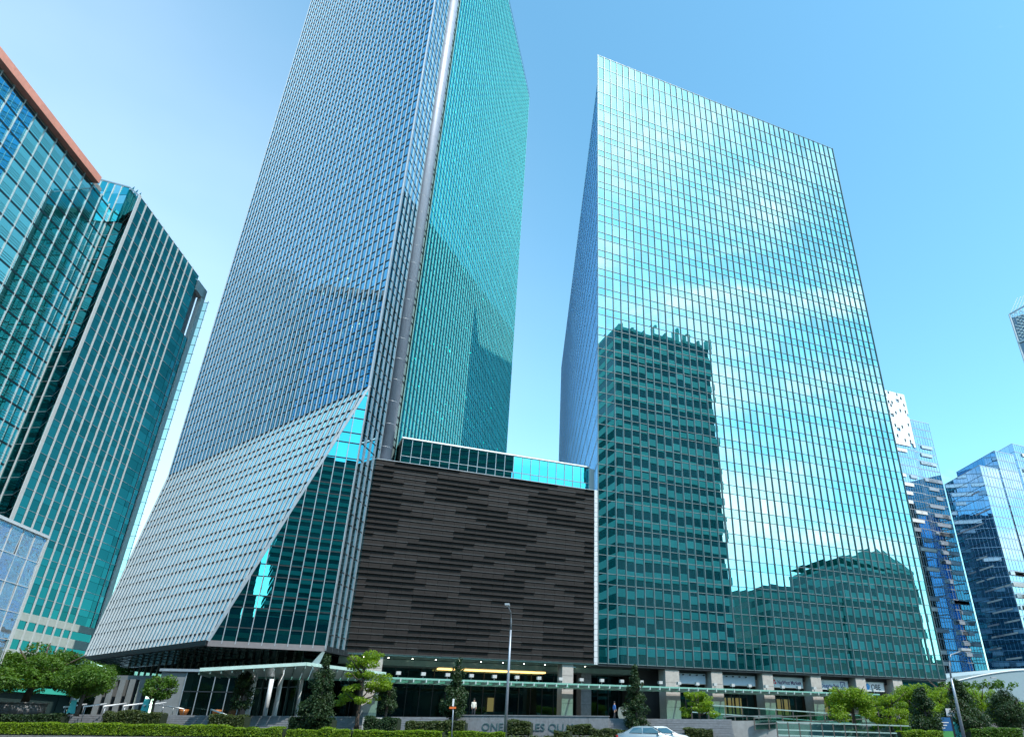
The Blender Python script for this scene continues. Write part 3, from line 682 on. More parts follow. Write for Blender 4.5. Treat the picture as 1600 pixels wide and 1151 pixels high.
# white wedge strut at the near corner
wp = Vector((A.x, A.y, NB - .4)) + FF.n * -.5
b = MB(); q0 = wp + FF.u * -2.2 - ZV * 3.0 - FF.n * 1.5
for s_ in (0,):
    b.v = [tuple(wp + FF.u * .15), tuple(wp + FF.u * -.15), tuple(q0 + FF.u * -.1), tuple(q0 + FF.u * 1.5), tuple(wp + FF.u * .15 - FF.n * .5), tuple(wp + FF.u * -.15 - FF.n * .5), tuple(q0 + FF.u * -.1 - FF.n * .5), tuple(q0 + FF.u * 1.5 - FF.n * .5)]
    b.f = [[0, 1, 2, 3], [7, 6, 5, 4], [0, 4, 5, 1], [1, 5, 6, 2], [2, 6, 7, 3], [3, 7, 4, 0]]; b.r = [0] * 6; b.sm = [False] * 6
b.build('corner_strut', wm, NTB)
# grey piers at the far left of the lobby
for k in range(5):
    p = atY(146 + 15.5 * k, 1100, 92 - .6 * k); f_ = Frame((p.x, p.y), 80)
    barobj('pier', NTB, mat('grey_pier', (0.16, 0.175, 0.18), .6), f_, 0, .62, -1.2, 0, PLAZA, 6.0)
p = atY(140, 1100, 92.4); f_ = Frame((p.x, p.y), 93); barobj('pier_lintel', NTB, MATS['grey_pier'], f_, -4.5, 7, -1.4, .2, 6.0, 6.5)

# ================================================================== LEFT BUILDINGS
L1 = Frame((-105.8, 112.0), -4); L1T = 103.7
LB = empty('office_block', (-112, 85, 0), 'left block of bright cyan glass with dark floor bands under a terracotta roof edge', 'office building')
b = MB(); b.box(L1, -64, 3.6, -30, -.6, 0, L1T + .5); b.box(L1, 3.6, 8.3, -12, -.6, 0, L1T - 1.4); b.build('core', core_m, LB)
cw1 = 3.2; zl = [L1T - 1.0]
while zl[-1] > 12: zl.append(zl[-1] - 3.52)
cells = []
for i in range(-19, 3):
    for j in range(len(zl) - 1): cells.append((i * cw1 + .77, (i + 1) * cw1 + .69, zl[j + 1] + .42, zl[j] - .02, gL))
for i in range(-19, 2): cells.append((i * cw1 + .77, (i + 1) * cw1 + .69, zl[0] + .42, L1T, gL))
glaze(LB, L1, cells, 299, tilt=.0022, pillow=.003)
for z in zl: barobj('floor_band', LB, mat('ink_blue_band', (0.010, 0.030, 0.042), .35), L1, -64, 8.3, .0, .08, z + .0, z + .40)
for i in range(-19, 4): barobj('mullion', LB, mat('pale_mullion', (0.55, 0.60, 0.63), .4, .2), L1, i * cw1 + .73 - .06, i * cw1 + .73 + .06, .02, .2, 10, L1T)
b = MB()
for z in zl[1:]:
    for d in (.95, 1.45, 1.95): b.box(L1, -64, 8.3, .02, .07, z + d - .035, z + d + .035)
b.build('glazing_bars', mat('teal_bar', (0.06, 0.24, 0.27), .4, .2), LB, 'stuff')
for i in range(17): barobj('roof_panel', LB, red_m, L1, -67.4 + i * 4 + .03, -67.4 + i * 4 + 3.97, -.4, 1.3, L1T + .05, L1T + 1.75)
b = MB(); b.box(L1, -64, 4, -30, -.45, L1T + .51, L1T + 1.5); b.build('roof', conc_m, LB)

# second left building: white ribs, with a folded glass return facing the first
L2F = Frame((-96.8, 115.2), -4); L2T = 102.4
RB = empty('office_tower', (-112, 130, 0), 'dark green glass tower with white vertical ribs, at left behind the cyan block', 'office tower')
E0 = L2F.pt(0, 0, 0); R1p = Vector((-102.3, 120.0, 0)); R0p = Vector((-106.35, 120.45, 0)); L2W = 30.0
b = MB(); pts = [R0p + Vector((-.2, .8, 0)), R1p + Vector((.3, .9, 0)), E0 + Vector((-.5, .9, 0)), L2F.pt(L2W, -.6, 0), L2F.pt(L2W, -34, 0), L2F.pt(8, -34, 0)]
b.prism([(p.x, p.y) for p in pts], 0, L2T - .3); b.build('core', core_m, RB)
b = MB(); b.prism([(p.x, p.y) for p in pts], L2T - .29, L2T); b.build('roof', conc_m, RB)
rib = [0, 2.7, 5.35, 7.95, 10.55, 13.1, 15.7, 18.3, 20.9, 23.5, 26.1, 29.9, 31.7, 33.6]
zl2 = [L2T]
while zl2[-1] > 20: zl2.append(zl2[-1] - 3.25)
cells = []
for i in range(len(rib) - 1):
    for j in range(len(zl2) - 1):
        if i >= 11 and j < 5: continue
        cells.append((rib[i] + .05, rib[i + 1] - .05, zl2[j + 1] + .04, zl2[j] - 1.25, gR)); cells.append((rib[i] + .05, rib[i + 1] - .05, zl2[j] - 1.2, zl2[j] - .04, gR))
glaze(RB, L2F, cells, 260, tilt=.009, pillow=.006)
for i, a in enumerate(rib):
    if i < 11: barobj('rib', RB, white_m, L2F, a - (.22 if i else .55), a + (.16 if i else .3), .0, .16, 8, L2T + .2)
barobj('thin_mullion', RB, mull_m, L2F, rib[12] - .05, rib[12] + .05, .02, .15, 18, zl2[5])
b = MB(); b.box(L2F, L2W, 33.6, -5, -.5, 0, zl2[5]); b.build('end_core', core_m, RB)
for z in zl2: barobj('transom', RB, mull_m, L2F, .3, 33.6 if z < zl2[4] else 29.9, .02, .10, z - .045, z + .045)
zb = [17.0, 18.3, 14.0, 15.6, 10.5, 12.4]
for k in range(3): barobj('base_band', RB, mat('pale_green_band', (0.50, 0.58, 0.56), .5), L2F, .4, 33.6, -.1, .12, zb[2 * k], zb[2 * k + 1])
b = MB(); b.box(L2F, .2, 33.6, -.5, .0, 6, 17); b.build('base_glass', gR, RB)
# far end: white pilaster, open corner and outrigger glass screen
barobj('end_pilaster', RB, white_m, L2F, 33.65, 35.2, -.8, .3, 5, L2T - 1.0)
barobj('end_return', RB, lav_m, L2F, L2W + .1, 33.6, -5.0, -4.6, 5, L2T - 1)
barobj('end_beam', RB, white_m, L2F, L2W, L2W + 5.2, -.6, .3, L2T - 3.8, L2T - 1.0)
barobj('end_soffit', RB, dark_m, L2F, L2W, L2W + 4.9, -4.5, -.62, L2T - 3.2, L2T - 2.9)
barobj('end_panel', RB, lav_m, L2F, 31.6, 33.6, -1.4, -1.1, zl2[5], L2T - 3.9)
barobj('end_window', RB, gL, L2F, L2W + .05, 31.5, -1.3, -1.1, zl2[5], L2T - 4.6)
for k in range(5): barobj('end_balcony', RB, gL, L2F, L2W + .1, L2W + 3.5, -4.5, -2.2, L2T - 8.4 - k * 3.25, L2T - 6.6 - k * 3.25)
scr = MB(); PS = L2F.pt(37.0, 0, 0); SFm = Frame((PS.x, PS.y), 75)
for k in range(32): z = L2T - 3.4 - 2.55 * k; paneobj(RB, cGc, SFm, -1.6, .25, z - 2.42, z, name='screen_pane')
for a in (-1.7, .3): barobj('screen_post', RB, mull_m, SFm, a - .06, a + .06, -.08, .1, 6, L2T - 2.8)
for k in range(33): z = L2T - 3.35 - 2.55 * k; barobj('screen_rail', RB, mull_m, SFm, -1.7, .6, -.05, .08, z, z + .08)
# folded return
RF1 = Frame((R0p.x, R0p.y), math.degrees(math.atan2(R1p.x - R0p.x, R1p.y - R0p.y))); RL = (R1p - R0p).length
RF2 = Frame((R1p.x, R1p.y), math.degrees(math.atan2(E0.x - R1p.x, E0.y - R1p.y))); RL2 = (E0 - R1p).length - .5
cells = []; cells2 = []
for j in range(len(zl2) - 1):
    for i in range(2): cells.append((RL * i / 2 + .04, RL * (i + 1) / 2 - .04, zl2[j + 1] + .04, zl2[j] - .04, gR))
    for i in range(3): cells2.append((RL2 * i / 3 + .04, RL2 * (i + 1) / 3 - .04, zl2[j + 1] + .04, zl2[j] - .04, gR))
glaze(RB, RF1, cells, 25, tilt=.007, stuff_name='return_panes'); glaze(RB, RF2, cells2, 14, tilt=.007, stuff_name='return_panes')
for z in zl2:
    barobj('return_transom', RB, mull_m, RF1, 0, RL, .02, .1, z - .04, z + .04); barobj('return_transom', RB, mull_m, RF2, 0, RL2, .02, .1, z - .04, z + .04)
for a in (.1, RL * .5): barobj('return_mullion', RB, white_m, RF1, a - .09, a + .09, .02, .25, 5, L2T)

# glass crown rising over the roof where the two left buildings meet
cl = atY(149, 278.5, 120.6); cm = atY(203, 293, 119.9); CRF = Frame((cl.x, 120.6), math.degrees(math.atan2(cm.x - cl.x, -.7))); CL = ((cm - cl).xy).length
crn = MB(); crn.box(CRF, 0, CL, -3.5, -.3, L2T - .2, min(cl.z, cm.z) - .3); crn.build('crown_core', core_m, RB)
for i in range(5):
    a0, a1 = CL * i / 5, CL * (i + 1) / 5; zt = cl.z + (cm.z - cl.z) * (i + .5) / 5; n_ = 4; z0 = L2T - 3
    for j in range(n_): paneobj(RB, gNr if (i + j) % 3 else gL, CRF, a0 + .05, a1 - .05, z0 + (zt - z0) * j / n_ + .04, z0 + (zt - z0) * (j + 1) / n_ - .04, tilt=.02, name='crown_pane')
    barobj('crown_mullion', RB, white_m, CRF, a0 - .06, a0 + .06, .02, .2, z0, zt)
barline('crown_edge', RB, mull_m, cl, cm, .3, .3)
E1 = L2F.pt(0, 0, L2T); C2 = Frame((cm.x, cm.y), math.degrees(math.atan2(E1.x - cm.x, E1.y - cm.y))); L_c = ((E1 - cm).xy).length
for i in range(3): paneobj(RB, gR, C2, L_c * i / 3 + .04, L_c * (i + 1) / 3 - .04, L2T - 3, L2T + (cm.z - L2T) * (1 - (i + .5) / 3), tilt=.01, name='crown_pane')
barline('crown_edge', RB, mull_m, cm, E1, .3, .3)

# glass box in front of it, far left
px0, px1 = -60.0, -49.1
GB = empty('glass_box', (-54, 71, 0), 'small clear glass box building with wavy white reflections at the far left behind the trees', 'building')
cu_ = atY(74, 838, 75); bt = cu_.z - .3
GBF = Frame(tuple((cu_ - azv(-7) * 16.2)[:2]), -7); gz = [bt - 2.55 * k for k in range(8)]
cells = []
wavy = glass('wavy_glass', (0.85, 0.92, 0.96), (0.34, 0.40, 0.44), f0=.58, thru=0)  # pale inner colour paints in the white reflections
wn = wavy.node_tree.nodes; wl_ = wavy.node_tree.links; g_ = wn.new('ShaderNodeNewGeometry'); mp_ = wn.new('ShaderNodeMapping'); mp_.inputs['Scale'].default_value = (.5, .5, 1.1)
z_ = wn.new('ShaderNodeTexNoise'); z_.inputs['Scale'].default_value = 1.0; z_.inputs['Detail'].default_value = 1.5; bp_ = wn.new('ShaderNodeBump'); bp_.inputs['Strength'].default_value = 1; bp_.inputs['Distance'].default_value = .22
wl_.new(g_.outputs['Position'], mp_.inputs[0]); wl_.new(mp_.outputs[0], z_.inputs['Vector']); wl_.new(z_.outputs[0], bp_.inputs['Height'])
for q_ in wn:
    if q_.type == 'BSDF_GLOSSY': wl_.new(bp_.outputs[0], q_.inputs['Normal'])
for i in range(8):
    for j in range(7): cells.append((i * 2.02 + .04, i * 2.02 + 1.98, gz[j + 1] + .04, gz[j] - .04, wavy))
for c in cells: paneobj(GB, c[4], GBF, *c[:4], tilt=.018)
for i in range(9): barobj('mullion', GB, white_m, GBF, i * 2.02 - .035, i * 2.02 + .035, .03, .1, gz[-1], bt + .1)
for z in gz: barobj('transom', GB, white_m, GBF, 0, 16.2, .03, .09, z - .03, z + .04)
b = MB(); b.box(GBF, .1, 16.1, -7, -.6, PLAZA, bt - .3); b.build('core', mat('pale_interior', (0.30, 0.34, 0.36), .7), GB)
b = MB(); b.box(GBF, -.1, 16.3, -7.2, .25, bt + .06, bt + .35); b.build('roof', white_m, GB)
b = MB(); b.box(GBF, 16.12, 16.2, -7, -.1, PLAZA, bt); b.build('side_glass', gL, GB)

# ================================================================== RIGHT: distant bay towers
def far_tower(label, vols, daz, loc, seed):
    """vols: (frame, width, depth, top, glass, flank glass, left-flank?)"""
    rg = random.Random(seed)
    t = empty('office_tower', loc, label, 'office tower', 'silver and blue towers beyond the trees at right')
    for (F, w, dp, top, gm, gs, npan, lo, white) in vols:
        dv = azv(daz); q_ = [F.pt(.3, -.4, 0), F.pt(w - .3, -.4, 0), F.pt(w - .3, -.4, 0) + dv * dp, F.pt(.3, -.4, 0) + dv * dp]
        b = MB(); b.prism([(p.x, p.y) for p in q_], 0, top - .3); b.build('core', core_m, t)
        b = MB(); b.prism([(p.x, p.y) for p in q_], top - .29, top + .3); b.build('roof', mull_m, t)
        b = MB(); fl = 4.1; n = int((top - 8) / fl); nc = int(w / 3.0)
        for j in range(n):
            for i in range(nc): b.pane(F, i * w / nc + .06, (i + 1) * w / nc - .06, top - (j + 1) * fl + .12, top - j * fl - .06, tilt=.0016, pillow=.002)
        b.build('glass_panes', gm, t, 'stuff')
        b = MB()
        for j in range(n + 1): b.box(F, 0, w, -.1, .12, top - j * fl - .28, top - j * fl - .02)
        for i in range(nc * 2 + 1): b.box(F, i * w / nc / 2 - .05, i * w / nc / 2 + .05, -.05, .1, 4, top)
        b.build('spandrels', mat('silver_grey', (0.42, 0.46, 0.51), .4, .4), t, 'stuff')
        # left flank (faces the towers) and right flank
        Fl = Frame(tuple((F.pt(0, 0, 0) + dv * dp)[:2]), daz + 180)
        b = MB(); nd = max(1, int(dp / 3.0))
        for j in range(n):
            for i in range(nd): b.pane(Fl, i * dp / nd + .05, (i + 1) * dp / nd - .05, top - (j + 1) * fl + .12, top - j * fl - .06, tilt=.0016, pillow=.002)
        b.build('flank_panes', gs, t, 'stuff')
        b = MB(); b.box(Frame(tuple(F.pt(w, 0, 0)[:2]), daz), 0, dp, -.2, 0, 0, top); b.build('far_flank', gs, t)
        for k in range(npan):
            L_ = rg.choice([4, 6, 7, 9]); a = rg.uniform(.3, max(.4, w - L_ - .3)); j = rg.randrange(int(lo * n), n)
            z = top - j * fl
            barobj('sunshade_panel', t, white if rg.random() < .7 else MATS['silver_grey'], F, a, min(a + L_, w - .1), .1, .55, z - 1.9, z - .5)
        for k in range(int(npan * .6)):
            L_ = rg.choice([5, 7, 9]); a = rg.uniform(.3, max(.4, dp - L_ - .3)); j = rg.randrange(int(.12 * n), n); z = top - j * fl
            barobj('flank_sunshade', t, lav_m if rg.random() < .4 else white_m, Fl, a, min(a + L_, dp - .1), .05, .14, z - 1.5, z - .95)
    return t
YA = 300
pA0 = atY(1418, 654, YA); topA = pA0.z; pA1 = onplane(1450, 660, pA0, Frame((0, 0), 66).n); wA = (pA1 - pA0).length
FA = Frame((pA0.x, pA0.y), 66)
pB0 = onplane(1384, 614, pA0, FA.n); FA0 = Frame((pB0.x - 40 * FA.u.x, pB0.y - 40 * FA.u.y), 66); wA0 = 40 + (onplane(1411, 617, pA0, FA.n) - pB0).length
topA0 = onplane(1411, 617, pA0, FA.n).z
tA = far_tower('silver tower with dark vertical slit and white crown, right of the turquoise tower', [(FA, wA, 40, topA, gM, gM, 46, .12, MATS['silver_grey']), (FA0, wA0, 36, topA0, gM, gM, 70, .2, wm)], 14, (160, 320, 0), 3)
b = MB(); b.box(FA, -(FA.P - FA0.P).dot(FA.u) + wA0 + .05, -.05, -30, -.5, 0, topA - .3); b.build('slit', mat('slit_navy', (0.010, 0.022, 0.035), .4), tA)
cr_ = MB(); rg = random.Random(8)
for i in range(12):
    for j in range(16):
        if rg.random() < .86: cr_.box(FA0, wA0 - 13 + i * 1.08, wA0 - 13 + (i + 1) * 1.085, .15, .5, topA0 - (j + 1) * 1.7, topA0 - j * 1.7 + .01)
cr_.build('crown_screen', wm, tA)
YB = 262
q0 = atY(1530.5, 726.5, YB); FB = Frame((q0.x, q0.y), 66); q1 = onplane(1559.5, 732.5, q0, FB.n); wB = (q1 - q0).length
dB = 62
q2 = onplane(1554, 703.7, q0 - FB.n * 0.0 , FB.n)
FB2 = Frame(tuple((q0 + FB.u * (wB + 3.2))[:2]), 74); zB2 = q2.z + 6; 
q2 = onplane(1562, 705.5, q0, FB.n); FBv = Frame(tuple((q0 - FB.n * 14 + FB.u * 3)[:2]), 74)
q2 = onplane(1554, 703.7, FBv.P, FBv.n); FBv = Frame((q2.x, q2.y), 66); w2 = (onplane(1583, 708.5, q2, FB.n) - q2).length
q3 = onplane(1581.4, 692.7, q2 - FB.n * 16, FB.n); FBw = Frame((q3.x, q3.y), 66)
tB = far_tower('deep blue glass tower in three stepped volumes with white sunshades, at the right edge', [(FB, wB, 25, q0.z, gM, gMb, 60, .5, wm), (FBv, w2, 29, q2.z, gM, gMb, 60, .5, wm), (FBw, 30, 30, q3.z, gM, gMb, 50, .05, wm)], -5.3, (150, 290, 0), 5)
b = MB(); b.box(FB, wB + .1, wB + 2.4, -20, -4, 0, q0.z - 2); b.build('slit', MATS['slit_navy'], tB)
b = MB(); b.box(FBv, w2 + .1, w2 + 2.4, -24, -4, 0, q2.z - 2); b.build('slit', MATS['slit_navy'], tB)
# lattice-crowned tower cut by the right edge
f0 = atY(1577, 491, 430); FLt = Frame((f0.x, f0.y), 128)
LT = empty('lattice_tower', (f0.x + 15, 452, 0), 'tower top with white lattice screen poking in at the right edge of the sky', 'tower')
b = MB(); b.box(FLt, .2, 50, -50, -.3, 0, f0.z - 3); b.build('core', mat('blue_grey', (0.16, 0.22, 0.30), .4, .3), LT)
b = MB(); top = f0.z; q = 1.75
b.bar(FLt.pt(0, 0, top), FLt.pt(50, 0, top + 15), .9, .9); b.bar(FLt.pt(0, 0, 0), FLt.pt(0, 0, top), 1, 1); b.bar(FLt.pt(0, 0, top - 24), FLt.pt(50, 0, top - 16), 1.4, 1.4)
for k in range(1, 12): b.bar(FLt.pt(k * 1.6, 0, top - 21), FLt.pt(k * 1.6, 0, top), .2, .2)
b.build('frame', mull_m, LT)
b = MB(); rg = random.Random(4)
for j in range(16):
    for i in range(14):
        if rg.random() < .72: a = 1.4 + i * 1.75; z = top - 21 + j * 1.4 + i * .2; b.bar(FLt.pt(a, .2, z), FLt.pt(a + 1.4, .2, z + 1.3 * (1 if (i + j) % 2 else -1)), .5, .17, up=FLt.n)
b.build('lattice', white_m, LT)
b = MB()
for k in range(10): b.bar(FLt.pt(2.1 * k, -1.7 - 1.6 * k, top + .7 * k), FLt.pt(2.1 * k + 8, -5 - 1.6 * k, top + 14 + k), .5, .4)
b.build('roof_louvre', white_m, LT)
b = MB(); b.box(FLt, 0, 50, -52, -50.5, 0, top + 8); b.build('rear_wall', gM, LT)

# pale curved roof building behind the trees at right, with a planted roof
CR = empty('low_building', (75, 168, 0), 'low pale blue-grey building with a curved roof, behind the trees at the right', 'building')
c0 = atY(1475, 1088, 165); c1 = atY(1640, 1064, 160); b = MB()
Fc = Frame((c0.x - 14, c0.y), 92); n = 18; L_ = (c1.x - c0.x) + 40
for i in range(n):
    a0, a1 = L_ * i / n, L_ * (i + 1) / n
    h = lambda a: 8.5 + 5.2 * math.sin(min(1, (a + 6) / 42) * math.pi / 2)
    P_ = [Fc.pt(a, o, z) for a in (a0, a1) for (o, z) in ((0, PLAZA), (0, h(a) - .6), (-.8, h(a)), (-16, h(a) + .5), (-16, PLAZA))]
    k0 = len(b.v); b.v += [tuple(p) for p in P_]
    for q in range(4): b.f.append([k0 + q, k0 + 5 + q, k0 + 6 + q, k0 + q + 1]); b.r.append(0); b.sm.append(False)
b.build('shell', mat('pale_blue_cladding', (0.33, 0.43, 0.47), .45, .1, var=.05), CR)
b = MB(); pp = [Fc.pt(10 + a * 26, .06, 9.2 + 4.2 * math.sin(a * math.pi / 2)) for a in [i / 12 for i in range(13)]]; b.tube(pp, .14, n=6); b.build('eave_line', wm, CR)

# ================================================================== buildings across the street, behind the viewer (they show as reflections)
def mirS(p): p = Vector(p); return p - n66 * (2 * (p - CS).dot(n66))
def back_block(label, p0, p1, dp, top, step=4.0, crown=None, pale=.30, half=.5):
    """front runs p0->p1 seen from outside (faces the photographed towers)"""
    p0 = Vector(p0); p1 = Vector(p1); F = Frame((p0.x, p0.y), math.degrees(math.atan2(p1.x - p0.x, p1.y - p0.y))); w = ((p1 - p0).xy).length
    t = empty('office_tower', ((p0.x + p1.x) / 2, (p0.y + p1.y) / 2, 0), label, 'office tower', 'towers across the street')
    b = MB(); b.box(F, 0, w, -dp, -.3, 0, top); b.build('body', mat('navy_glazing', (0.006, 0.022, 0.045), .12, spec=.4), t)
    bm_ = mat('band_%d' % int(pale * 100), (pale * .22, pale * .74, pale * .72), .7, var=.1)
    z = 5.0
    while z < top - 1:
        z1 = min(z + step * half, top)
        b = MB(); b.box(F, -.2, w + .2, -dp - .2, .35, z, z1); b.build('floor_band', bm_, t)
        z += step
    if crown: crown(F, w, dp, top, t, bm_)
    return t
def crown1(F, w, dp, top, t, m_):
    b = MB()
    for k in range(9):
        a = w * k / 8.5; b.box(F, a, a + 1.6, -3, .4, top, top + random.choice([4.5, 7, 3, 9]))
    b.box(F, 2, w - 2, -dp + 2, -3, top, top + 4); b.build('crown', m_, t)
def crown3(F, w, dp, top, t, m_):
    b = MB(); P_ = [F.pt(0, 0, top), F.pt(w * .45, 0, top + 13), F.pt(w, 0, top + 4), F.pt(w, -dp, top + 4), F.pt(w * .45, -dp, top + 13), F.pt(0, -dp, top)]
    b.v = [tuple(p) for p in P_]; b.f = [[0, 1, 4, 5], [1, 2, 3, 4], [0, 2, 1], [3, 5, 4]]; b.r = [0] * 4; b.sm = [False] * 4; b.build('roof', m_, t)
Kp = 220
PlR = CS - n66 * Kp
vp = lambda x, y: mirS(onplane(x, y, PlR, n66))
a_, c_ = vp(1108, 535), vp(961, 503)
back_block('tall banded tower across the street, seen mirrored in the turquoise tower', a_, c_, 40, a_.z - 6, 9.0, crown1, .55, .45)
a_, c_ = vp(1312, 925), vp(1196, 925)
back_block('rounded low tower mirrored at the lower right of the turquoise tower, left one of two', a_, c_, 40, a_.z, 7.5, None, .42, .5)
a_, c_ = vp(1428, 895), vp(1312, 895)
back_block('gabled tower mirrored near the right corner of the turquoise tower', a_, c_, 45, a_.z, 9.0, crown3, .55, .5)
d_ = vp(1500, 985); e_ = vp(930, 960)
back_block('long low block across the street, mirrored along the foot of the turquoise tower', d_ + n66 * 14, e_ + n66 * 14 - azv(66) * 230, 20, 40, 9, None, .12, .35)
back_block('low row of shaded blocks along the near side of the street, mirrored in the lobbies', Vector((75, -55, 0)), Vector((-170, -55, 0)), 25, 26, 4.4, None, .10, .35)
# towers behind, mirrored by the fluted tower's corner glass
g0 = Vector((62, -150, 0)); g1 = Vector((-5, -178, 0))
back_block('broad dark tower across the street, mirrored in the triangular glass facet', g0, g1, 40, 76, 4.2, None, .10, .35)
back_block('wide dark tower across the street, mirrored in the glass storey over the ribbed block', Vector((205, -142, 0)), Vector((138, -198, 0)), 40, 196, 6.0, None, .14, .4)
g0 = Vector((140, -120, 0)); g1 = Vector((66, -148, 0))
back_block('slim pale tower across the street, mirrored beside the facet edge', g0, g1, 30, 118, 4.0, None, .30, .5)

# ================================================================== CANOPIES
def canopy_run(o, a0, a1, z, dp, n, lights, label):
    t = empty('glass_canopy', SF.pt((a0 + a1) / 2, o, z), label, 'canopy')
    w = (a1 - a0) / n
    for i in range(n):
        barobj('glass_sheet', t, cGc, SF, a0 + i * w + .03, a0 + (i + 1) * w - .03, o - dp, o, z + .25, z + .28)
        barobj('beam', t, mat('pale_steel', (0.42, 0.50, 0.48), .45, .1), SF, a0 + i * w - .07, a0 + i * w + .07, o - dp, o + .2, z - .14, z + .22)
    barobj('edge_beam', t, cbeam_m, SF, a0 - .1, a1 + .1, o - .08, o + .1, z + .12, z + .32)
    barobj('gutter', t, sofgreen_m, SF, a0 - .1, a1 + .1, o - dp - .1, o - dp + .1, z - .1, z + .2)
    barobj('purlin', t, cbeam_m, SF, a0, a1, o - dp * .55, o - dp * .55 + .1, z - .1, z + .15)
    for k in range(lights):
        a = a0 + 1.2 + (a1 - a0 - 2) * k / (lights - 1)
        lt = barobj('floodlight', t, mat('lamp_housing', (0.50, 0.51, 0.50), .5, .2), SF, a - .26, a + .26, o - .35, o + .1, z + .62, z + .98)
        barobj('bracket', lt, steel_m, SF, a - .04, a + .04, o - .15, o - .08, z + .34, z + .62)
    return t
canopy_run(5.0, -29.6, 46.5, 6.05, 4.6, 50, 26, 'long green glass canopy with floodlights running along the stone columns')
# angled canopy at the fluted tower's entrance
CN = empty('glass_canopy', (-27, 79, 6.6), 'pale green angled entrance canopy with louvre blades under the flared tower', 'canopy')
k0 = atY(312, 1046, 70); k1 = atY(478, 1037, 74); k2 = atY(602, 1052, 87.5)
r0 = atY(330, 1052, 76); r1 = atY(470, 1058, 84); r2 = atY(602, 1060, 92)
for (p0, p1, s0, s1, n) in ((k0, k1, r0, r1, 10), (k1, k2, r1, r2, 11)):
    for i in range(n):
        f0_, f1_ = i / n, (i + 1) / n
        u0 = p0.lerp(p1, f0_); u1 = p0.lerp(p1, f1_ - .012); v0 = s0.lerp(s1, f0_); v1 = s0.lerp(s1, f1_ - .012)
        b = MB(); P_ = [u0, u1, v1, v0]; dz = Vector((0, 0, .1)); b.v = [tuple(p) for p in P_] + [tuple(p - dz) for p in P_]; b.f = [[0, 1, 2, 3], [7, 6, 5, 4], [0, 4, 5, 1], [1, 5, 6, 2], [2, 6, 7, 3], [3, 7, 4, 0]]; b.r = [0] * 6; b.sm = [False] * 6
        b.build('canopy_panel', mat('pale_green_canopy', (0.46, 0.62, 0.57), .3, .1), CN)
        barline('blade', CN, sofgreen_m, u0 - ZV * .22, v0 - ZV * .22, .07, .34)
    barline('edge_beam', CN, MATS['pale_green_canopy'], p0 + ZV * .02, p1 + ZV * .02, .22, .3)
    barline('rear_beam', CN, cbeam_m, s0 - ZV * .1, s1 - ZV * .1, .2, .3)
for (x, yb, Yd) in ((392, 1118, 77.5), (434, 1118, 79.5), (468, 1118, 84), (420, 1115, 84)):
    p = atY(x - 6, yb, Yd); b = MB(); zt = 6.45; b.tube([Vector((p.x, p.y, PLAZA)), Vector((p.x, p.y, zt))], .24 if x < 440 else .16, n=14); b.build('slim_column', wm, CN)
# entrance vestibule: grey cheek wall, glass front, planters
vb = empty('entrance_vestibule', (-42, 80, PLAZA), 'glass entrance vestibule with grey cheek wall, brown doors and amber pots', 'entrance')
VF = Frame(tuple(atY(262, 1112, 80)[:2]), 80)
barobj('cheek_wall', vb, MATS['grey_pier'], VF, -1.6, .9, -2.6, -.1, PLAZA, 6.2)
barobj('roof_slab', vb, mull_m, VF, -1.8, 6.9, -3, .2, 6.25, 6.5)
for i in range(4): paneobj(vb, gD, VF, .95 + i * 1.45, .95 + (i + 1) * 1.45 - .06, PLAZA + .05, 6.2, o=-.1, tilt=.004)
for i in range(5): barobj('glazing_post', vb, mull_m, VF, .92 + i * 1.45 - .04, .92 + i * 1.45 + .04, -.14, -.02, PLAZA, 6.22)
barobj('door_head', vb, dark_m, VF, .95, 6.7, -.08, 0, 4.3, 4.4)
barobj('back_wall', vb, dark_m, VF, .9, 6.9, -2.9, -2.7, PLAZA, 6.2)
for a in (1.3, 4.7): barobj('door_leaf', vb, rust_m, VF, a, a + 1.5, -2.68, -2.6, PLAZA, 4.6)
for a in (1.7, 4.9):
    b = MB(); c = VF.pt(a, .5, 0); b.tube([c + ZV * PLAZA, c + ZV * (PLAZA + .35), c + ZV * (PLAZA + .55)], [.28, .42, .46], n=12); b.build('plant_pot', mat('amber_pot', (0.38, 0.12, 0.02), .5), vb)

# ================================================================== NAME WALL with cut letters
NWl = empty('name_wall', (-6, 72, .3), 'low grey granite wall with the letters ONE RAFFLES QUAY behind clipped shrubs', 'wall')
n0 = atY(703, 1124, 72.2); n1 = atY(951, 1124, 70.7); WFm = Frame((n0.x, n0.y), 90 + math.degrees(math.atan2(1.5, n1.x - n0.x))); wl = ((n1 - n0).xy).length
nb = 8
for i in range(nb): barobj('stone_block', NWl, granite_m, WFm, wl * i / nb + .008, wl * (i + 1) / nb - .008, -.8, random.uniform(-.004, .004), .3, 2.2)
barobj('coping', NWl, granite_m, WFm, -.05, wl + .05, -.85, .06, 2.2, 2.28)
text_obj('ONE RAFFLES QUAY', 'lettering', NWl, mat('letter_teal', (0.07, 0.13, 0.135), .5, .2), WFm, (754 - 703) / (951 - 703) * wl, 1.0, .02, .88, .03, bold=.0, xs=1.12)
for (x, Y) in ((701, 75.6),): pass
b = MB(); q0_ = atY(583, 1126, 73); b.box(Frame((q0_.x - 1, q0_.y), 92), 0, 1.4, -1.5, 0, .3, 2.0); b.poly([]) if False else None
single('stone_plinth', b, mat('pale_stone', (0.46, 0.46, 0.45), .7, var=.15, scale=3), 'small pale stone block among the shrubs below the left column', 'plinth', (q0_.x, q0_.y, .3))

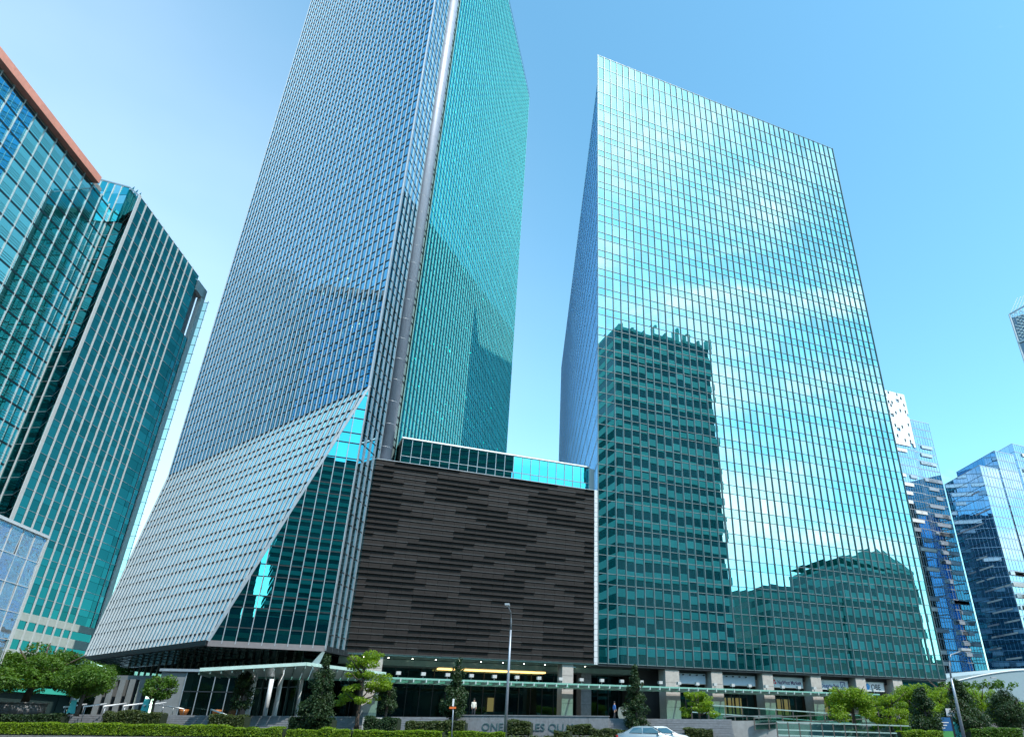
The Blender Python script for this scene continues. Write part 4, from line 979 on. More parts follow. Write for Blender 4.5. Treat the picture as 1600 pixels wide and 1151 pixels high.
# ================================================================== RAMP with glass balustrades (right foreground)
def balustrade(p, q, n, h, label, rails=(1.0,), post=post_m, glassy=True, base=None, head_m=None):
    p = Vector(p); q = Vector(q); t = empty('balustrade', (p + q) / 2 - ZV * h, label, 'balustrade', 'glass balustrades of the ramp')
    for i in range(n + 1):
        c = p.lerp(q, i / n); barline('post', t, post, c - ZV * (h + (base or 0)), c, .11, .09, up=(q - p))
    for f in rails: barline('rail', t, head_m or steel_m, p - ZV * h * (1 - f), q - ZV * h * (1 - f), .10, .10)
    if glassy:
        for i in range(n):
            a = p.lerp(q, (i + .06) / n); c = p.lerp(q, (i + .94) / n); b = MB(); d = (q - p).cross(ZV).normalized() * .015
            P_ = [a - ZV * (h - .1), c - ZV * (h - .1), c - ZV * .12, a - ZV * .12]; b.v = [tuple(k - d) for k in P_] + [tuple(k + d) for k in P_]; b.f = [[0, 1, 2, 3], [7, 6, 5, 4], [0, 4, 5, 1], [1, 5, 6, 2], [2, 6, 7, 3], [3, 7, 4, 0]]; b.r = [0] * 6; b.sm = [False] * 6
            b.build('glass_sheet', cG, t)
    return t
B1 = atY(1080, 1098.5, 87), atY(1345, 1117, 87)
B2 = atY(1178, 1121, 80), atY(1372, 1112, 83)
B3 = atY(1213, 1127, 74), atY(1442, 1134, 74)
B4 = atY(1130, 1118.5, 82.5), atY(1222, 1117, 82)
green_rail = mat('green_glass_rail', (0.40, 0.56, 0.52), .3, .2)
balustrade(*B1, 10, 1.9, 'upper glass balustrade sloping down to the right in front of the stone columns', (1.0, .55), head_m=green_rail)
balustrade(*B2, 9, 1.15, 'middle glass balustrade with a bright steel handrail at the right end', (1.0, .5))
balustrade(*B3, 13, 1.3, 'lowest glass balustrade with green rail, nearest the street', (1.0, .5, .15), head_m=green_rail)
balustrade(*B4, 5, 1.2, 'short glass balustrade section between upper and lowest ramp flights', (1.0, .6))
b = MB(); P_ = [atY(1128, 1134, 80), atY(1148, 1134, 80)]; w0_ = atY(1143, 1140, 80.5); w1_ = atY(1440, 1140, 80.5)
b.v = []; RFm = Frame((w0_.x - 1.0, 80.5), 90); RLn = (w1_.x - w0_.x) + 3
for (aa, ab, za, zb_) in ((-6.5, 0, 2.1, 2.1), (0, 12, 2.1, 1.8), (12, RLn, 1.8, 1.1)):
    b.poly([RFm.pt(aa, 0, 0), RFm.pt(ab, 0, 0), RFm.pt(ab, 0, zb_), RFm.pt(aa, 0, za)]); b.poly([RFm.pt(aa, 0, za), RFm.pt(ab, 0, zb_), RFm.pt(ab, -4, zb_), RFm.pt(aa, -4, za)])
b.poly([RFm.pt(-6.5, -4, 0), RFm.pt(-6.5, 0, 0), RFm.pt(-6.5, 0, 2.1), RFm.pt(-6.5, -4, 2.1)])
single('ramp', b, conc_m, 'grey concrete access ramp rising behind the glass balustrades at right', 'ramp', (w0_.x, 82, 0))
hr = empty('stair_handrail', atY(1060, 1130, 79), 'steel handrail sloping down beside the steps near the parked cars', 'handrail')
h0 = atY(1050, 1123.5, 82); h1 = atY(1078, 1135.5, 77); h2 = atY(1128, 1126, 82)
for (p, q_) in ((h0, h1), (h0, h2)):
    b = MB(); b.tube([p, q_], .05, n=8); b.build('rail', steel_m, hr)
for p in (h0, h1, h2): b = MB(); b.tube([p - ZV * 1.1, p], .035, n=6); b.build('post', steel_m, hr)
for k in range(5):
    p = atY(100 + 31 * k, 1104 - .6 * k, 74.2); q_ = atY(135 + 31 * k, 1099.5 - .6 * k, 78.5)
    t = empty('stair_handrail', (p + q_) / 2 - ZV, 'white sloping handrail on the left steps, %s from the left' % ('first', 'second', 'third', 'fourth', 'fifth')[k], 'handrail', 'white handrails on the left steps')
    b = MB(); b.tube([p, q_], .075, n=8); b.build('rail', wm, t)
    for f in (.08, .92):
        c = p.lerp(q_, f); b = MB(); b.tube([c - ZV * (.9 + .5 * (1 - f)), c], .04, n=6); b.build('post', mull_m, t)
t = empty('stair_handrail', atY(262, 1110, 76), 'grey handrail with posts on the plaza before the entrance vestibule', 'handrail')
p, q_ = atY(240, 1099, 76.5), atY(288, 1107, 76); b = MB(); b.tube([p, q_], .05, n=8); b.build('rail', steel_m, t)
for f in (0, .33, .66, 1): c = p.lerp(q_, f); b = MB(); b.tube([Vector((c.x, c.y, PLAZA)), c], .035, n=6); b.build('post', steel_m, t)
p, q_ = atY(330, 1107.5, 74.5), atY(356, 1117, 73); t = empty('stair_handrail', (p + q_) / 2 - ZV, 'pale handrail sloping down right beside the dense tree at the entrance', 'handrail')
b = MB(); b.tube([p, q_], .07, n=8); b.build('rail', wm, t)
for c in (p, q_): b = MB(); b.tube([c - ZV * 1.0, c], .04, n=6); b.build('post', mull_m, t)
for (x0_, x1_, yb, yt, w_, lab) in ((104, 112, 1112, 1093, .55, 'turquoise banner board on the plaza at far left'), (218, 226, 1112, 1091, .55, 'turquoise banner board left of the round street tree')):
    p = atY(x0_, yb, 74.5); q_ = atY(x1_, yt, 74.5); t = empty('banner_board', (p.x, p.y, PLAZA), lab, 'banner')
    b = MB(); P_ = [Vector((p.x, p.y, PLAZA)), Vector((p.x + .75, p.y, PLAZA)), Vector((q_.x + .45, q_.y, q_.z)), Vector((q_.x, q_.y, q_.z))]; P2 = [k + Vector((0, .12, 0)) for k in P_]
    b.v = [tuple(k) for k in P_ + P2]; b.f = [[0, 1, 2, 3], [7, 6, 5, 4], [0, 4, 5, 1], [1, 5, 6, 2], [2, 6, 7, 3], [3, 7, 4, 0]]; b.r = [0] * 6; b.sm = [False] * 6; b.build('board', teal_banner, t)
    b = MB(); b.tube([Vector((q_.x + .22, q_.y + .2, PLAZA)), Vector((q_.x + .3, q_.y + .2, q_.z + .3))], .05, n=6); b.build('pole', wm, t)
# round planter wall at far left
pl = empty('planter', (-55, 77, PLAZA), 'large round grey stone planter under the spreading tree at far left', 'planter')
pc_ = atY(18, 1110, 80); b = MB(); pts = []
b.tube([Vector((pc_.x, pc_.y, PLAZA - .1)), Vector((pc_.x, pc_.y, PLAZA + .95))], 2.9, n=28, smooth=True); b.build('wall', granite_m, pl)
b = MB(); b.tube([Vector((pc_.x, pc_.y, PLAZA + .95)), Vector((pc_.x, pc_.y, PLAZA + 1.05))], 3.0, n=28, smooth=False); b.build('coping', conc_m, pl)

# ================================================================== STREET LAMPS, SIGN POSTS, TOTEM
def lamp(x, yt, xb, Y, arm, label, r=.085):
    base = atY(xb, 1150, Y); top = atY(x, yt, Y); B_ = Vector((base.x, Y, 0.3)); T_ = Vector((base.x, Y, top.z))
    t = empty('street_lamp', B_, label, 'street lamp', 'street lamps')
    d = Vector((arm[0], arm[1], 0)); b = MB(); b.tube([B_, B_ + ZV * (T_.z * .5), T_ - ZV * 1.4], [r * 1.5, r * 1.15, r * .8], n=10); b.build('pole', pole_m, t)
    b = MB(); b.tube([T_ - ZV * 1.4, T_ - ZV * .6 + d * .06, T_ + d * .3, T_ + d * .92 + ZV * .25], [r * .8, r * .7, r * .6, r * .5], n=8); b.build('arm', pole_m, t)
    hd = T_ + d + ZV * .3; b = MB(); dn = d.normalized(); w = Vector((-dn.y, dn.x, 0))
    P_ = [hd - dn * .1 + w * .13, hd - dn * .1 - w * .13, hd + dn * .75 - w * .2, hd + dn * .75 + w * .2]
    b.v = [tuple(k) for k in P_] + [tuple(k + ZV * .16) for k in P_]; b.f = [[3, 2, 1, 0], [4, 5, 6, 7], [0, 1, 5, 4], [1, 2, 6, 5], [2, 3, 7, 6], [3, 0, 4, 7]]; b.r = [0] * 6; b.sm = [False] * 6; b.build('lamp_head', mat('lamp_grey', (0.42, 0.44, 0.46), .4, .2), t)
    b = MB(); P_ = [hd + dn * .1 + w * .1, hd + dn * .1 - w * .1, hd + dn * .65 - w * .15, hd + dn * .65 + w * .15]; b.poly([k - ZV * .012 for k in P_]); b.build('lens', white_m, t)
    return t
lamp(795, 958, 789, 66, (-.12, -2.2), 'tall street lamp standing before the dark ribbed block', .10)
lamp(1480, 1022, 1506, 48, (1.4, .7), 'leaning grey street lamp among the trees at right, before the silver tower', .075)
lamp(1553, 1062, 1562, 110, (1.0, .3), 'slim distant street lamp before the curved pale building', .07)
sp = atY(706, 1150, 64); t = empty('sign_post', (sp.x, sp.y, .3), 'slim post with a small orange sign and white cap before the columnar tree', 'sign post')
tp = atY(709, 1091, 64); b = MB(); b.tube([Vector((sp.x, sp.y, .3)), Vector((tp.x, sp.y, tp.z))], .05, n=8); b.build('pole', pole_m, t)
b = MB(); f_ = Frame((tp.x - .35, sp.y), 90); b.box(f_, .06, .62, .05, .09, tp.z - .75, tp.z - .6); b.build('sign_plate', orange_m, t)
b = MB(); b.box(f_, .28, .42, .04, .1, tp.z - .55, tp.z); b.build('cap', wm, t)
tt = atY(1474, 1120, 70); t = empty('totem_sign', (tt.x, tt.y, .3), 'blue and green banded totem sign beneath the dark conical tree at right', 'sign')
f_ = Frame((tt.x - .6, tt.y), 95); zt = atY(1474, 1120, 70).z
for (m_, z0_, z1_) in ((mat('totem_grey', (0.10, 0.11, 0.13), .5), .3, zt - 1.7), (mat('totem_green', (0.08, 0.33, 0.10), .5, var=.03), zt - 1.7, zt - 1.1), (mat('totem_blue', (0.02, 0.12, 0.30), .5, var=.03), zt - 1.1, zt)):
    barobj('panel', t, m_, f_, .02, 1.18, -.25, 0, z0_ + .01, z1_)
for k in range(3): barobj('print_line', t, wm, f_, .15, .95 - .2 * k, 0.001, .006, zt - .45 - .22 * k, zt - .38 - .22 * k)
barobj('side_frame', t, dark_m, f_, 1.18, 1.34, -.25, .02, .3, zt + .1)
p = atY(1496, 1136, 72); t = empty('banner_board', (p.x, p.y, .3), 'turquoise and white banner leaning beside the totem sign', 'banner'); f_ = Frame((p.x - .4, p.y), 90)
barobj('panel', t, teal_banner, f_, 0, .8, -.05, 0, .4, p.z + .9); barobj('header', t, mat('pale_header', (0.6, .62, .65), .5), f_, -.35, .95, -.06, .01, p.z + .95, p.z + 1.6); barobj('stripe', t, mat('yellow_print', (0.8, 0.55, 0.05), .5, var=0), f_, .5, .75, .002, .008, p.z + .3, p.z + .8)
for a in (-.2, .8): barobj('leg', t, mull_m, f_, a, a + .06, -.12, -.06, .3, p.z + 1.0)
# ring sculpture on the plaza right of the name wall
p = atY(975, 1120, 86); t = empty('ring_sculpture', (p.x, p.y, PLAZA), 'pale rounded sculpture with a round hole, on the plaza beside the columnar tree', 'sculpture')
b = MB(); fr = Frame((p.x, p.y), 95); n = 24
outer = []; inn = []
for k in range(n):
    t_ = 2 * math.pi * k / n; ca, sa = math.cos(t_), math.sin(t_); e_ = 1.0 / max(abs(ca), abs(sa)) ** .45
    outer.append((.68 * ca * e_, .68 + .66 * sa * e_)); inn.append((.12 + .27 * ca, .62 + .27 * sa))
for k in range(n):
    k2_ = (k + 1) % n
    for o_ in (0, -.5):
        q_ = [fr.pt(outer[k][0], o_, PLAZA + outer[k][1]), fr.pt(outer[k2_][0], o_, PLAZA + outer[k2_][1]), fr.pt(inn[k2_][0], o_, PLAZA + inn[k2_][1]), fr.pt(inn[k][0], o_, PLAZA + inn[k][1])]; b.poly(q_ if o_ == 0 else q_[::-1])
    for lst in (outer, inn): b.poly([fr.pt(lst[k][0], 0, PLAZA + lst[k][1]), fr.pt(lst[k][0], -.5, PLAZA + lst[k][1]), fr.pt(lst[k2_][0], -.5, PLAZA + lst[k2_][1]), fr.pt(lst[k2_][0], 0, PLAZA + lst[k2_][1])])
b.build('ring', mat('pale_sculpture', (0.24, 0.26, 0.23), .6), t)
barobj('foot', t, granite_m, fr, -.6, .6, -.55, .05, PLAZA, PLAZA + .06)

# ================================================================== VEGETATION
def leaf_mesh(name, pts, nrm, size, m, aspect=1.5, up_bias=0.6, dark=None):
    """pts (n,3): leaf positions; small bent leaves with random facing"""
    n = len(pts); d = rng.normal(size=(n, 3)); d /= np.linalg.norm(d, axis=1)[:, None]
    nn = nrm * .6 + rng.normal(size=(n, 3)) * .55 + np.array([0, 0, up_bias]); nn /= np.linalg.norm(nn, axis=1)[:, None] + 1e-9
    t = np.cross(nn, d); t /= np.linalg.norm(t, axis=1)[:, None] + 1e-9; bt = np.cross(nn, t)
    s = size * rng.uniform(.6, 1.35, n)[:, None]
    L = t * s * aspect / 2; Wd = bt * s / 2; lift = nn * s * .18
    V = np.stack([pts - L, pts - Wd + lift, pts + L, pts + Wd + lift], 1).reshape(-1, 3)
    me = bpy.data.meshes.new(name); me.vertices.add(4 * n); me.vertices.foreach_set('co', V.astype(np.float32).ravel())
    i0 = np.arange(n) * 4; tri = np.stack([i0, i0 + 1, i0 + 2, i0, i0 + 2, i0 + 3], 1).ravel().astype(np.int32)
    me.loops.add(6 * n); me.loops.foreach_set('vertex_index', tri); me.polygons.add(2 * n)
    me.polygons.foreach_set('loop_start', np.arange(2 * n, dtype=np.int32) * 3); me.polygons.foreach_set('loop_total', np.full(2 * n, 3, dtype=np.int32))
    me.materials.append(m); at = me.attributes.new('rnd', 'FLOAT', 'FACE')
    r = rng.uniform(0, 1, n); r = r if dark is None else np.clip(r * .5 + dark * .5, 0, 1)
    at.data.foreach_set('value', np.repeat(r, 2).astype(np.float32)); me.update(); me.validate(); return me
def clumps(centres, radii, per, flat=.75):
    P = []; Nn = []; D = []
    for c, r in zip(centres, radii):
        k = max(8, int(per * r * r)); v = rng.normal(size=(k, 3)); v /= np.linalg.norm(v, axis=1)[:, None]
        rr = r * rng.uniform(.35, 1.05, k) ** .6; P.append(np.array(c) + v * rr[:, None] * np.array([1, 1, flat])); Nn.append(v); D.append(np.full(k, rng.uniform(0, 1)))
    return np.vstack(P), np.vstack(Nn), np.concatenate(D)
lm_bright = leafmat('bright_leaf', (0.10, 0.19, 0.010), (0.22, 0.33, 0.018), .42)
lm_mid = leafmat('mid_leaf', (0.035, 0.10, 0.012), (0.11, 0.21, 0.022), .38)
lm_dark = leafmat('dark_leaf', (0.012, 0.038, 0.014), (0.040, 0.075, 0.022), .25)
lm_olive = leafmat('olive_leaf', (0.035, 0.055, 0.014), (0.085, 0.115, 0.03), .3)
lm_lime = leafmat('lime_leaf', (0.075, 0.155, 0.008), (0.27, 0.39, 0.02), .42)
def branchy(b, base, top, r, limbs, spread):
    base = Vector(base); top = Vector(top); mid = base.lerp(top, .5) + Vector((random.uniform(-.12, .12), random.uniform(-.1, .1), 0))
    b.tube([base, base + (mid - base) * .15, mid, top], [r * 1.35, r, r * .75, r * .3], n=8)
    for k in range(limbs):
        f = random.uniform(.35, .9); p = base.lerp(top, f); a = random.uniform(0, 6.28); L = spread * random.uniform(.5, .95)
        q = p + Vector((math.cos(a) * L, math.sin(a) * L, L * random.uniform(.35, .8))); m_ = p.lerp(q, .5) + Vector((0, 0, -.08 * L)); b.tube([p, m_, q], [r * .45, r * .3, r * .1], n=6)
def tree(name, px, yb, yt, w, Y, kind, label, z0=.35, group=None, trunk_f=None):
    x = XatY(px, Y); base = Vector((x, Y, z0)); top = atY(px, yt, Y).z; wid = w / 1211.0 * Y; H = top - z0
    t = empty(name, base, label, 'tree', group)
    if kind == 'round':
        tf = trunk_f or .45; cz = z0 + H * (tf + 1) / 2; C = []; R = []
        for k in range(34):
            v = rng.normal(size=3); v /= np.linalg.norm(v); v *= rng.uniform(.2, .85) ** .5
            C.append((x + v[0] * wid / 2 * .82, Y + v[1] * wid / 2 * .82, cz + v[2] * H * (1 - tf) / 2 * .86)); R.append(wid * rng.uniform(.10, .2))
        m_ = lm_mid; per = 470; sz = .12; fl = .75
    elif kind == 'dense':
        tf = trunk_f or .2; C = []; R = []
        for k in range(52):
            f = rng.uniform(0, 1); rad = wid / 2 * (math.sin(math.pi * min(1, f * .72 + .28)) ** .7) * .8; a = rng.uniform(0, 6.28); rr = rad * rng.uniform(.3, 1)
            C.append((x + rr * math.cos(a), Y + rr * math.sin(a), z0 + H * tf + f * H * (1 - tf) * .95)); R.append(wid * rng.uniform(.11, .19))
        m_ = lm_dark; per = 480; sz = .115; fl = .85
    elif kind == 'cone':
        tf = trunk_f or .14; C = []; R = []
        for k in range(62):
            f = rng.uniform(0, 1) ** 1.15; rad = wid / 2 * (1 - f) ** .75 * (.55 + .45 * min(1, f * 7)) * .88; a = rng.uniform(0, 6.28); rr = rad * rng.uniform(.35, 1)
            C.append((x + rr * math.cos(a), Y + rr * math.sin(a), z0 + H * tf + f * H * (1 - tf) * .97)); R.append(.10 * wid + wid * .12 * (1 - f) * rng.uniform(.5, 1.2))
        m_ = lm_dark; per = 520; sz = .115; fl = .9
    else:   # airy, layered
        tf = trunk_f or .38; C = []; R = []
        for k in range(40 if wid < 6.2 else 74):
            lay = random.choice([.0, .28, .55, .8, .97]) if wid < 6.2 else random.uniform(0, 1) ** .8; rad = wid / 2 * (1 - .5 * lay) ; a = rng.uniform(0, 6.28); rr = rad * rng.uniform(.1, 1) ** .7
            C.append((x + rr * math.cos(a), Y + rr * math.sin(a), z0 + H * tf + (lay + rng.uniform(-.07, .07)) * H * (1 - tf) * .93)); R.append(wid * rng.uniform(.06, .15))
        m_ = lm_bright; per = 400 if wid < 6.2 else 260; sz = .13; fl = .5 if wid < 6.2 else .72
    P_, N_, D_ = clumps(C, R, per, fl)
    me = leaf_mesh('crown', P_, N_, sz, m_, dark=D_)
    o = bpy.data.objects.new('crown', me); COL.objects.link(o); parent_keep(o, t)
    b = MB(); branchy(b, base, (x, Y, z0 + H * .88), .07 + wid * .022, 9 if kind != 'cone' else 4, wid * .42); b.build('trunk', bark_m, t)
    return t
# spreading tree at far left (several limbs, broad crown)
bx = XatY(30, 80); t = empty('spreading_tree', (bx, 80, PLAZA + .9), 'broad dark green spreading tree over the round planter at far left', 'tree')
C = []; R = []
for k in range(190):
    a = rng.uniform(0, 6.28); rr = 8.2 * rng.uniform(0, 1) ** .5; zc = 5.9 + 3.3 * (1 - (rr / 8.6) ** 2) * rng.uniform(.1, 1) - .12 * rr - rng.uniform(0, .8); C.append((bx - .9 + rr * math.cos(a), 80 + rr * .8 * math.sin(a), zc)); R.append(rng.uniform(.7, 1.35))
P_, N_, D_ = clumps(C, R, 230, .55); o = bpy.data.objects.new('crown', leaf_mesh('crown', P_, N_, .16, lm_mid, dark=D_)); COL.objects.link(o); parent_keep(o, t)
b = MB()
b.tube([(bx, 80, PLAZA + .8), (bx + .1, 80, PLAZA + 2.0), (bx + .4, 80, PLAZA + 2.8)], [.42, .33, .3], n=10)
for (dx, dy, dz) in ((3.6, 0, 3.2), (-3.4, 1, 3.4), (1.2, 2.5, 3.8), (-1.2, -2.2, 3.5), (5.2, -1, 3.0), (.6, -.5, 4.2)):
    p = Vector((bx + .35, 80, PLAZA + 2.6)); q_ = p + Vector((dx, dy, dz)); m_ = p.lerp(q_, .45) + Vector((0, 0, .35)); b.tube([p, m_, q_], [.2, .13, .05], n=7)
b.build('trunk', bark_m, t)
tree('street_tree', 118, 1115, 1036, 92, 74, 'round', 'leafy green tree between the spreading tree and the grey piers', 1.9, trunk_f=.34)
tree('street_tree', 158, 1100, 1034, 70, 96, 'round', 'small tree in the shade under the left edge of the flared tower', 2.1, trunk_f=.3)
tree('street_tree', 236, 1118, 1050, 58, 73, 'round', 'round-crowned street tree on a thin trunk before the lobby', 1.4, trunk_f=.40)
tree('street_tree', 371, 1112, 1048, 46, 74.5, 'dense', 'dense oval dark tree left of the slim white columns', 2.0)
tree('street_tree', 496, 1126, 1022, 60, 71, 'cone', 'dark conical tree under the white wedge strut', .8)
tree('street_tree', 560, 1122, 1020, 98, 74, 'airy', 'bright green airy tree with layered branches beside the left stone column', 1.0)
tree('street_tree', 603, 1122, 1070, 36, 76, 'dense', 'small dark bushy tree right of the left stone column', 1.9)
tree('street_tree', 712, 1122, 1026, 50, 72, 'cone', 'columnar dark tree behind the orange sign post', .8, trunk_f=.2)
tree('street_tree', 996, 1136, 1037, 48, 72.5, 'cone', 'slender columnar tree left of the first tower column, behind the cars', .6)
tree('street_tree', 1095, 1135, 1082, 66, 76, 'airy', 'small airy green tree in front of the blank sign boards', .5, trunk_f=.5)
tree('street_tree', 1340, 1130, 1078, 105, 78, 'airy', 'wide bright green tree hiding the canopy end below the blue emblem sign', .4, trunk_f=.45)
tree('street_tree', 1432, 1140, 1072, 100, 84, 'airy', 'sunlit yellow-green tree at the right corner of the turquoise tower', .4, trunk_f=.22)
tree('street_tree', 1452, 1150, 1072, 60, 70, 'cone', 'dark conical tree directly behind the totem sign', .4)
tree('street_tree', 1512, 1150, 1064, 84, 73, 'cone', 'dark broad conical tree right of the leaning lamp post', .4)
tree('street_tree', 1505, 1130, 1072, 120, 96, 'airy', 'bright green tree behind the dark conical trees at right', .4, trunk_f=.2)
tree('street_tree', 1585, 1140, 1082, 74, 82, 'dense', 'dark green tree cut off by the right edge', .4, trunk_f=.3)
tree('street_tree', 1548, 1130, 1092, 44, 98, 'round', 'small tree between the dark conical tree and the right edge', .4, trunk_f=.3)
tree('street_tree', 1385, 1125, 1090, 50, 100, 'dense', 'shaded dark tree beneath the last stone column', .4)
tree('street_tree', 112, 1118, 1062, 84, 158, 'dense', 'far dark tree in the street gap left of the grey piers', .4, trunk_f=.1)
tree('street_tree', 146, 1118, 1070, 70, 172, 'dense', 'far dark tree behind the grey piers', .4, trunk_f=.1)
tree('street_tree', 1398, 1135, 1086, 76, 80, 'airy', 'bright yellow-green tree between the two wide bright trees left of the totem sign', .4, trunk_f=.25)
tree('street_tree', 1545, 1140, 1080, 84, 90, 'airy', 'bright green tree right of the broad dark conical tree', .4, trunk_f=.22)
tree('street_tree', 1592, 1135, 1088, 60, 100, 'airy', 'far bright green tree peeping out at the right edge', .4, trunk_f=.25)
tree('street_tree', 1478, 1140, 1078, 70, 88, 'airy', 'bright green tree filling the gap behind the leaning lamp', .4, trunk_f=.2)
# hedges and shrubs
def hedge(name, px0, px1, yt, z0, Y0, Y1, dp, m_, label, dens=420, sz=.085, cat='hedge', rough=.10, group=None):
    x0, x1 = XatY(px0, Y0), XatY(px1, Y1); zt = (atY(px0, yt, Y0).z + atY(px1, yt, Y1).z) / 2; L = x1 - x0; h = zt - z0
    n = int(dens * L * (h + dp)); u = rng.uniform(0, 1, n)
    ph = rng.uniform(0, 6.28, 6); bump_ = sum(np.sin(u * L * (1.1 + .9 * k) + ph[k]) / (1 + k * .6) for k in range(6)) * rough * .35
    face = rng.uniform(0, 1, n) < .5; zz_ = np.where(face, rng.uniform(0, 1, n), rng.uniform(.82, 1.06, n)); yy = np.where(face, rng.uniform(-.06, .12, n), rng.uniform(0, 1, n))
    P_ = np.stack([x0 + u * L, Y0 + (Y1 - Y0) * u + yy * dp - bump_ * .5, z0 + zz_ * (h + bump_)], 1)
    Nn = np.where(face[:, None], np.array([0, -1, .2]), np.array([0, 0, 1.0])) + rng.normal(size=(n, 3)) * .3
    me = leaf_mesh('foliage', P_, Nn, sz, m_); o = bpy.data.objects.new(name, me); COL.objects.link(o); rebase(o, (x0, Y0, z0))
    tag(o, label, cat, group)
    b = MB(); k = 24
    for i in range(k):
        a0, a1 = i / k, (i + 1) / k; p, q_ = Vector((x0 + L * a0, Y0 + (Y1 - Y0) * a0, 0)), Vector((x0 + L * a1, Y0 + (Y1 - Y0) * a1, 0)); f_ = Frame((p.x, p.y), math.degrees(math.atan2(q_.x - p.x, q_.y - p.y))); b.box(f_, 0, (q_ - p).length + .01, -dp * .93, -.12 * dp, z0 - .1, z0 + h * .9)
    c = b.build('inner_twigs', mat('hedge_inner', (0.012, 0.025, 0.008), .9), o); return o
hedge('clipped_hedge', -60, 190, 1129, .40, 70.6, 69.0, .9, lm_lime, 'low clipped lime-green hedge along the kerb, leftmost stretch')
hedge('clipped_hedge', 192, 355, 1132, .40, 69.0, 67.9, .9, lm_lime, 'low lime-green kerb hedge below the round-crowned tree')
hedge('clipped_hedge', 357, 446, 1136, .40, 67.9, 67.2, .9, lm_lime, 'short lime-green kerb hedge below the slim white columns', rough=.2)
hedge('clipped_hedge', 452, 552, 1139, .36, 67.2, 66.4, .9, lm_lime, 'lime-green kerb hedge below the dark conical tree', rough=.22)
hedge('clipped_hedge', 556, 694, 1141, .36, 66.4, 65.4, .9, lm_lime, 'lime-green kerb hedge left of the orange sign post')
hedge('clipped_hedge', 704, 792, 1143, .36, 65.4, 64.8, .9, lm_lime, 'lime-green kerb hedge between sign post and tall street lamp')
def shrub(px0, px1, yt, yb, Y, label, m_=None, boxy=True):
    hedge('clipped_shrub', px0, px1, yt, max(.34, atY((px0 + px1) / 2, yb, Y).z), Y, Y - .3, 1.3, m_ or lm_olive, label, dens=330, sz=.10, cat='shrub', rough=.25)
shrub(635, 688, 1128, 1146, 70, 'boxy clipped shrub left of the name wall')
shrub(680, 728, 1127, 1146, 69.5, 'boxy clipped shrub behind the sign post, before the name wall')
shrub(794, 831, 1127, 1146, 69, 'square clipped shrub hiding the middle letters of the name wall')
shrub(888, 926, 1131, 1146, 69, 'square clipped shrub hiding the last letters of the name wall')
shrub(868, 892, 1141, 1150, 68, 'low shrub at the foot of the name wall, right half')
shrub(924, 985, 1140, 1150, 68.5, 'long low shrub row between name wall and cars')
shrub(1072, 1116, 1137, 1150, 70, 'olive shrubs below the small airy tree, right of the cars')
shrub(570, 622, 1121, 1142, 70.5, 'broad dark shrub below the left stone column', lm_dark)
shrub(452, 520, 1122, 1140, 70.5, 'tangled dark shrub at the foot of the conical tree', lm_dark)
shrub(326, 382, 1117, 1138, 71, 'rounded olive shrub below the dense oval tree')
shrub(160, 250, 1112, 1134, 72, 'loose shrubs below the round-crowned tree')
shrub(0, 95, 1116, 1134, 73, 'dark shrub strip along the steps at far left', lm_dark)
shrub(1410, 1475, 1142, 1151, 66, 'low shrubs at the foot of the totem sign', lm_bright)
shrub(1520, 1600, 1138, 1151, 69, 'green shrubs at the bottom right corner', lm_mid)
# ground cover between, and the roof garden
gx = rng.uniform(-75, 45, 9000); gy = 64.5 - .105 * gx + rng.uniform(1.2, 6.6, 9000); gp_ = np.stack([gx, gy, .36 + rng.uniform(0, .28, 9000)], 1)
o = bpy.data.objects.new('ground_cover', leaf_mesh('ground_cover', gp_, np.tile([0, 0, 1.0], (9000, 1)), .16, lm_olive)); COL.objects.link(o); tag(o, 'low leafy ground cover in the bed behind the kerb hedge', 'ground cover', kind='stuff')
for k in range(5):
    px = 1478 + 24 * k; c = atY(px, 1066, 158); P_, N_, D_ = clumps([(c.x + rng.uniform(-1.6, 1.6), 158 + rng.uniform(0, 2), c.z - .4 + rng.uniform(-.5, .5)) for _ in range(9)], rng.uniform(.5, .95, 9), 60, .8)
    o = bpy.data.objects.new('roof_shrub', leaf_mesh('roof_shrub', P_, N_, .32, lm_mid, dark=D_)); COL.objects.link(o); rebase(o, (c.x, 158, c.z - .8)); tag(o, 'roof-edge shrub on the curved pale building, %s from the left' % ('first', 'second', 'third', 'fourth', 'fifth')[k], 'shrub', 'shrubs on the curved roof')

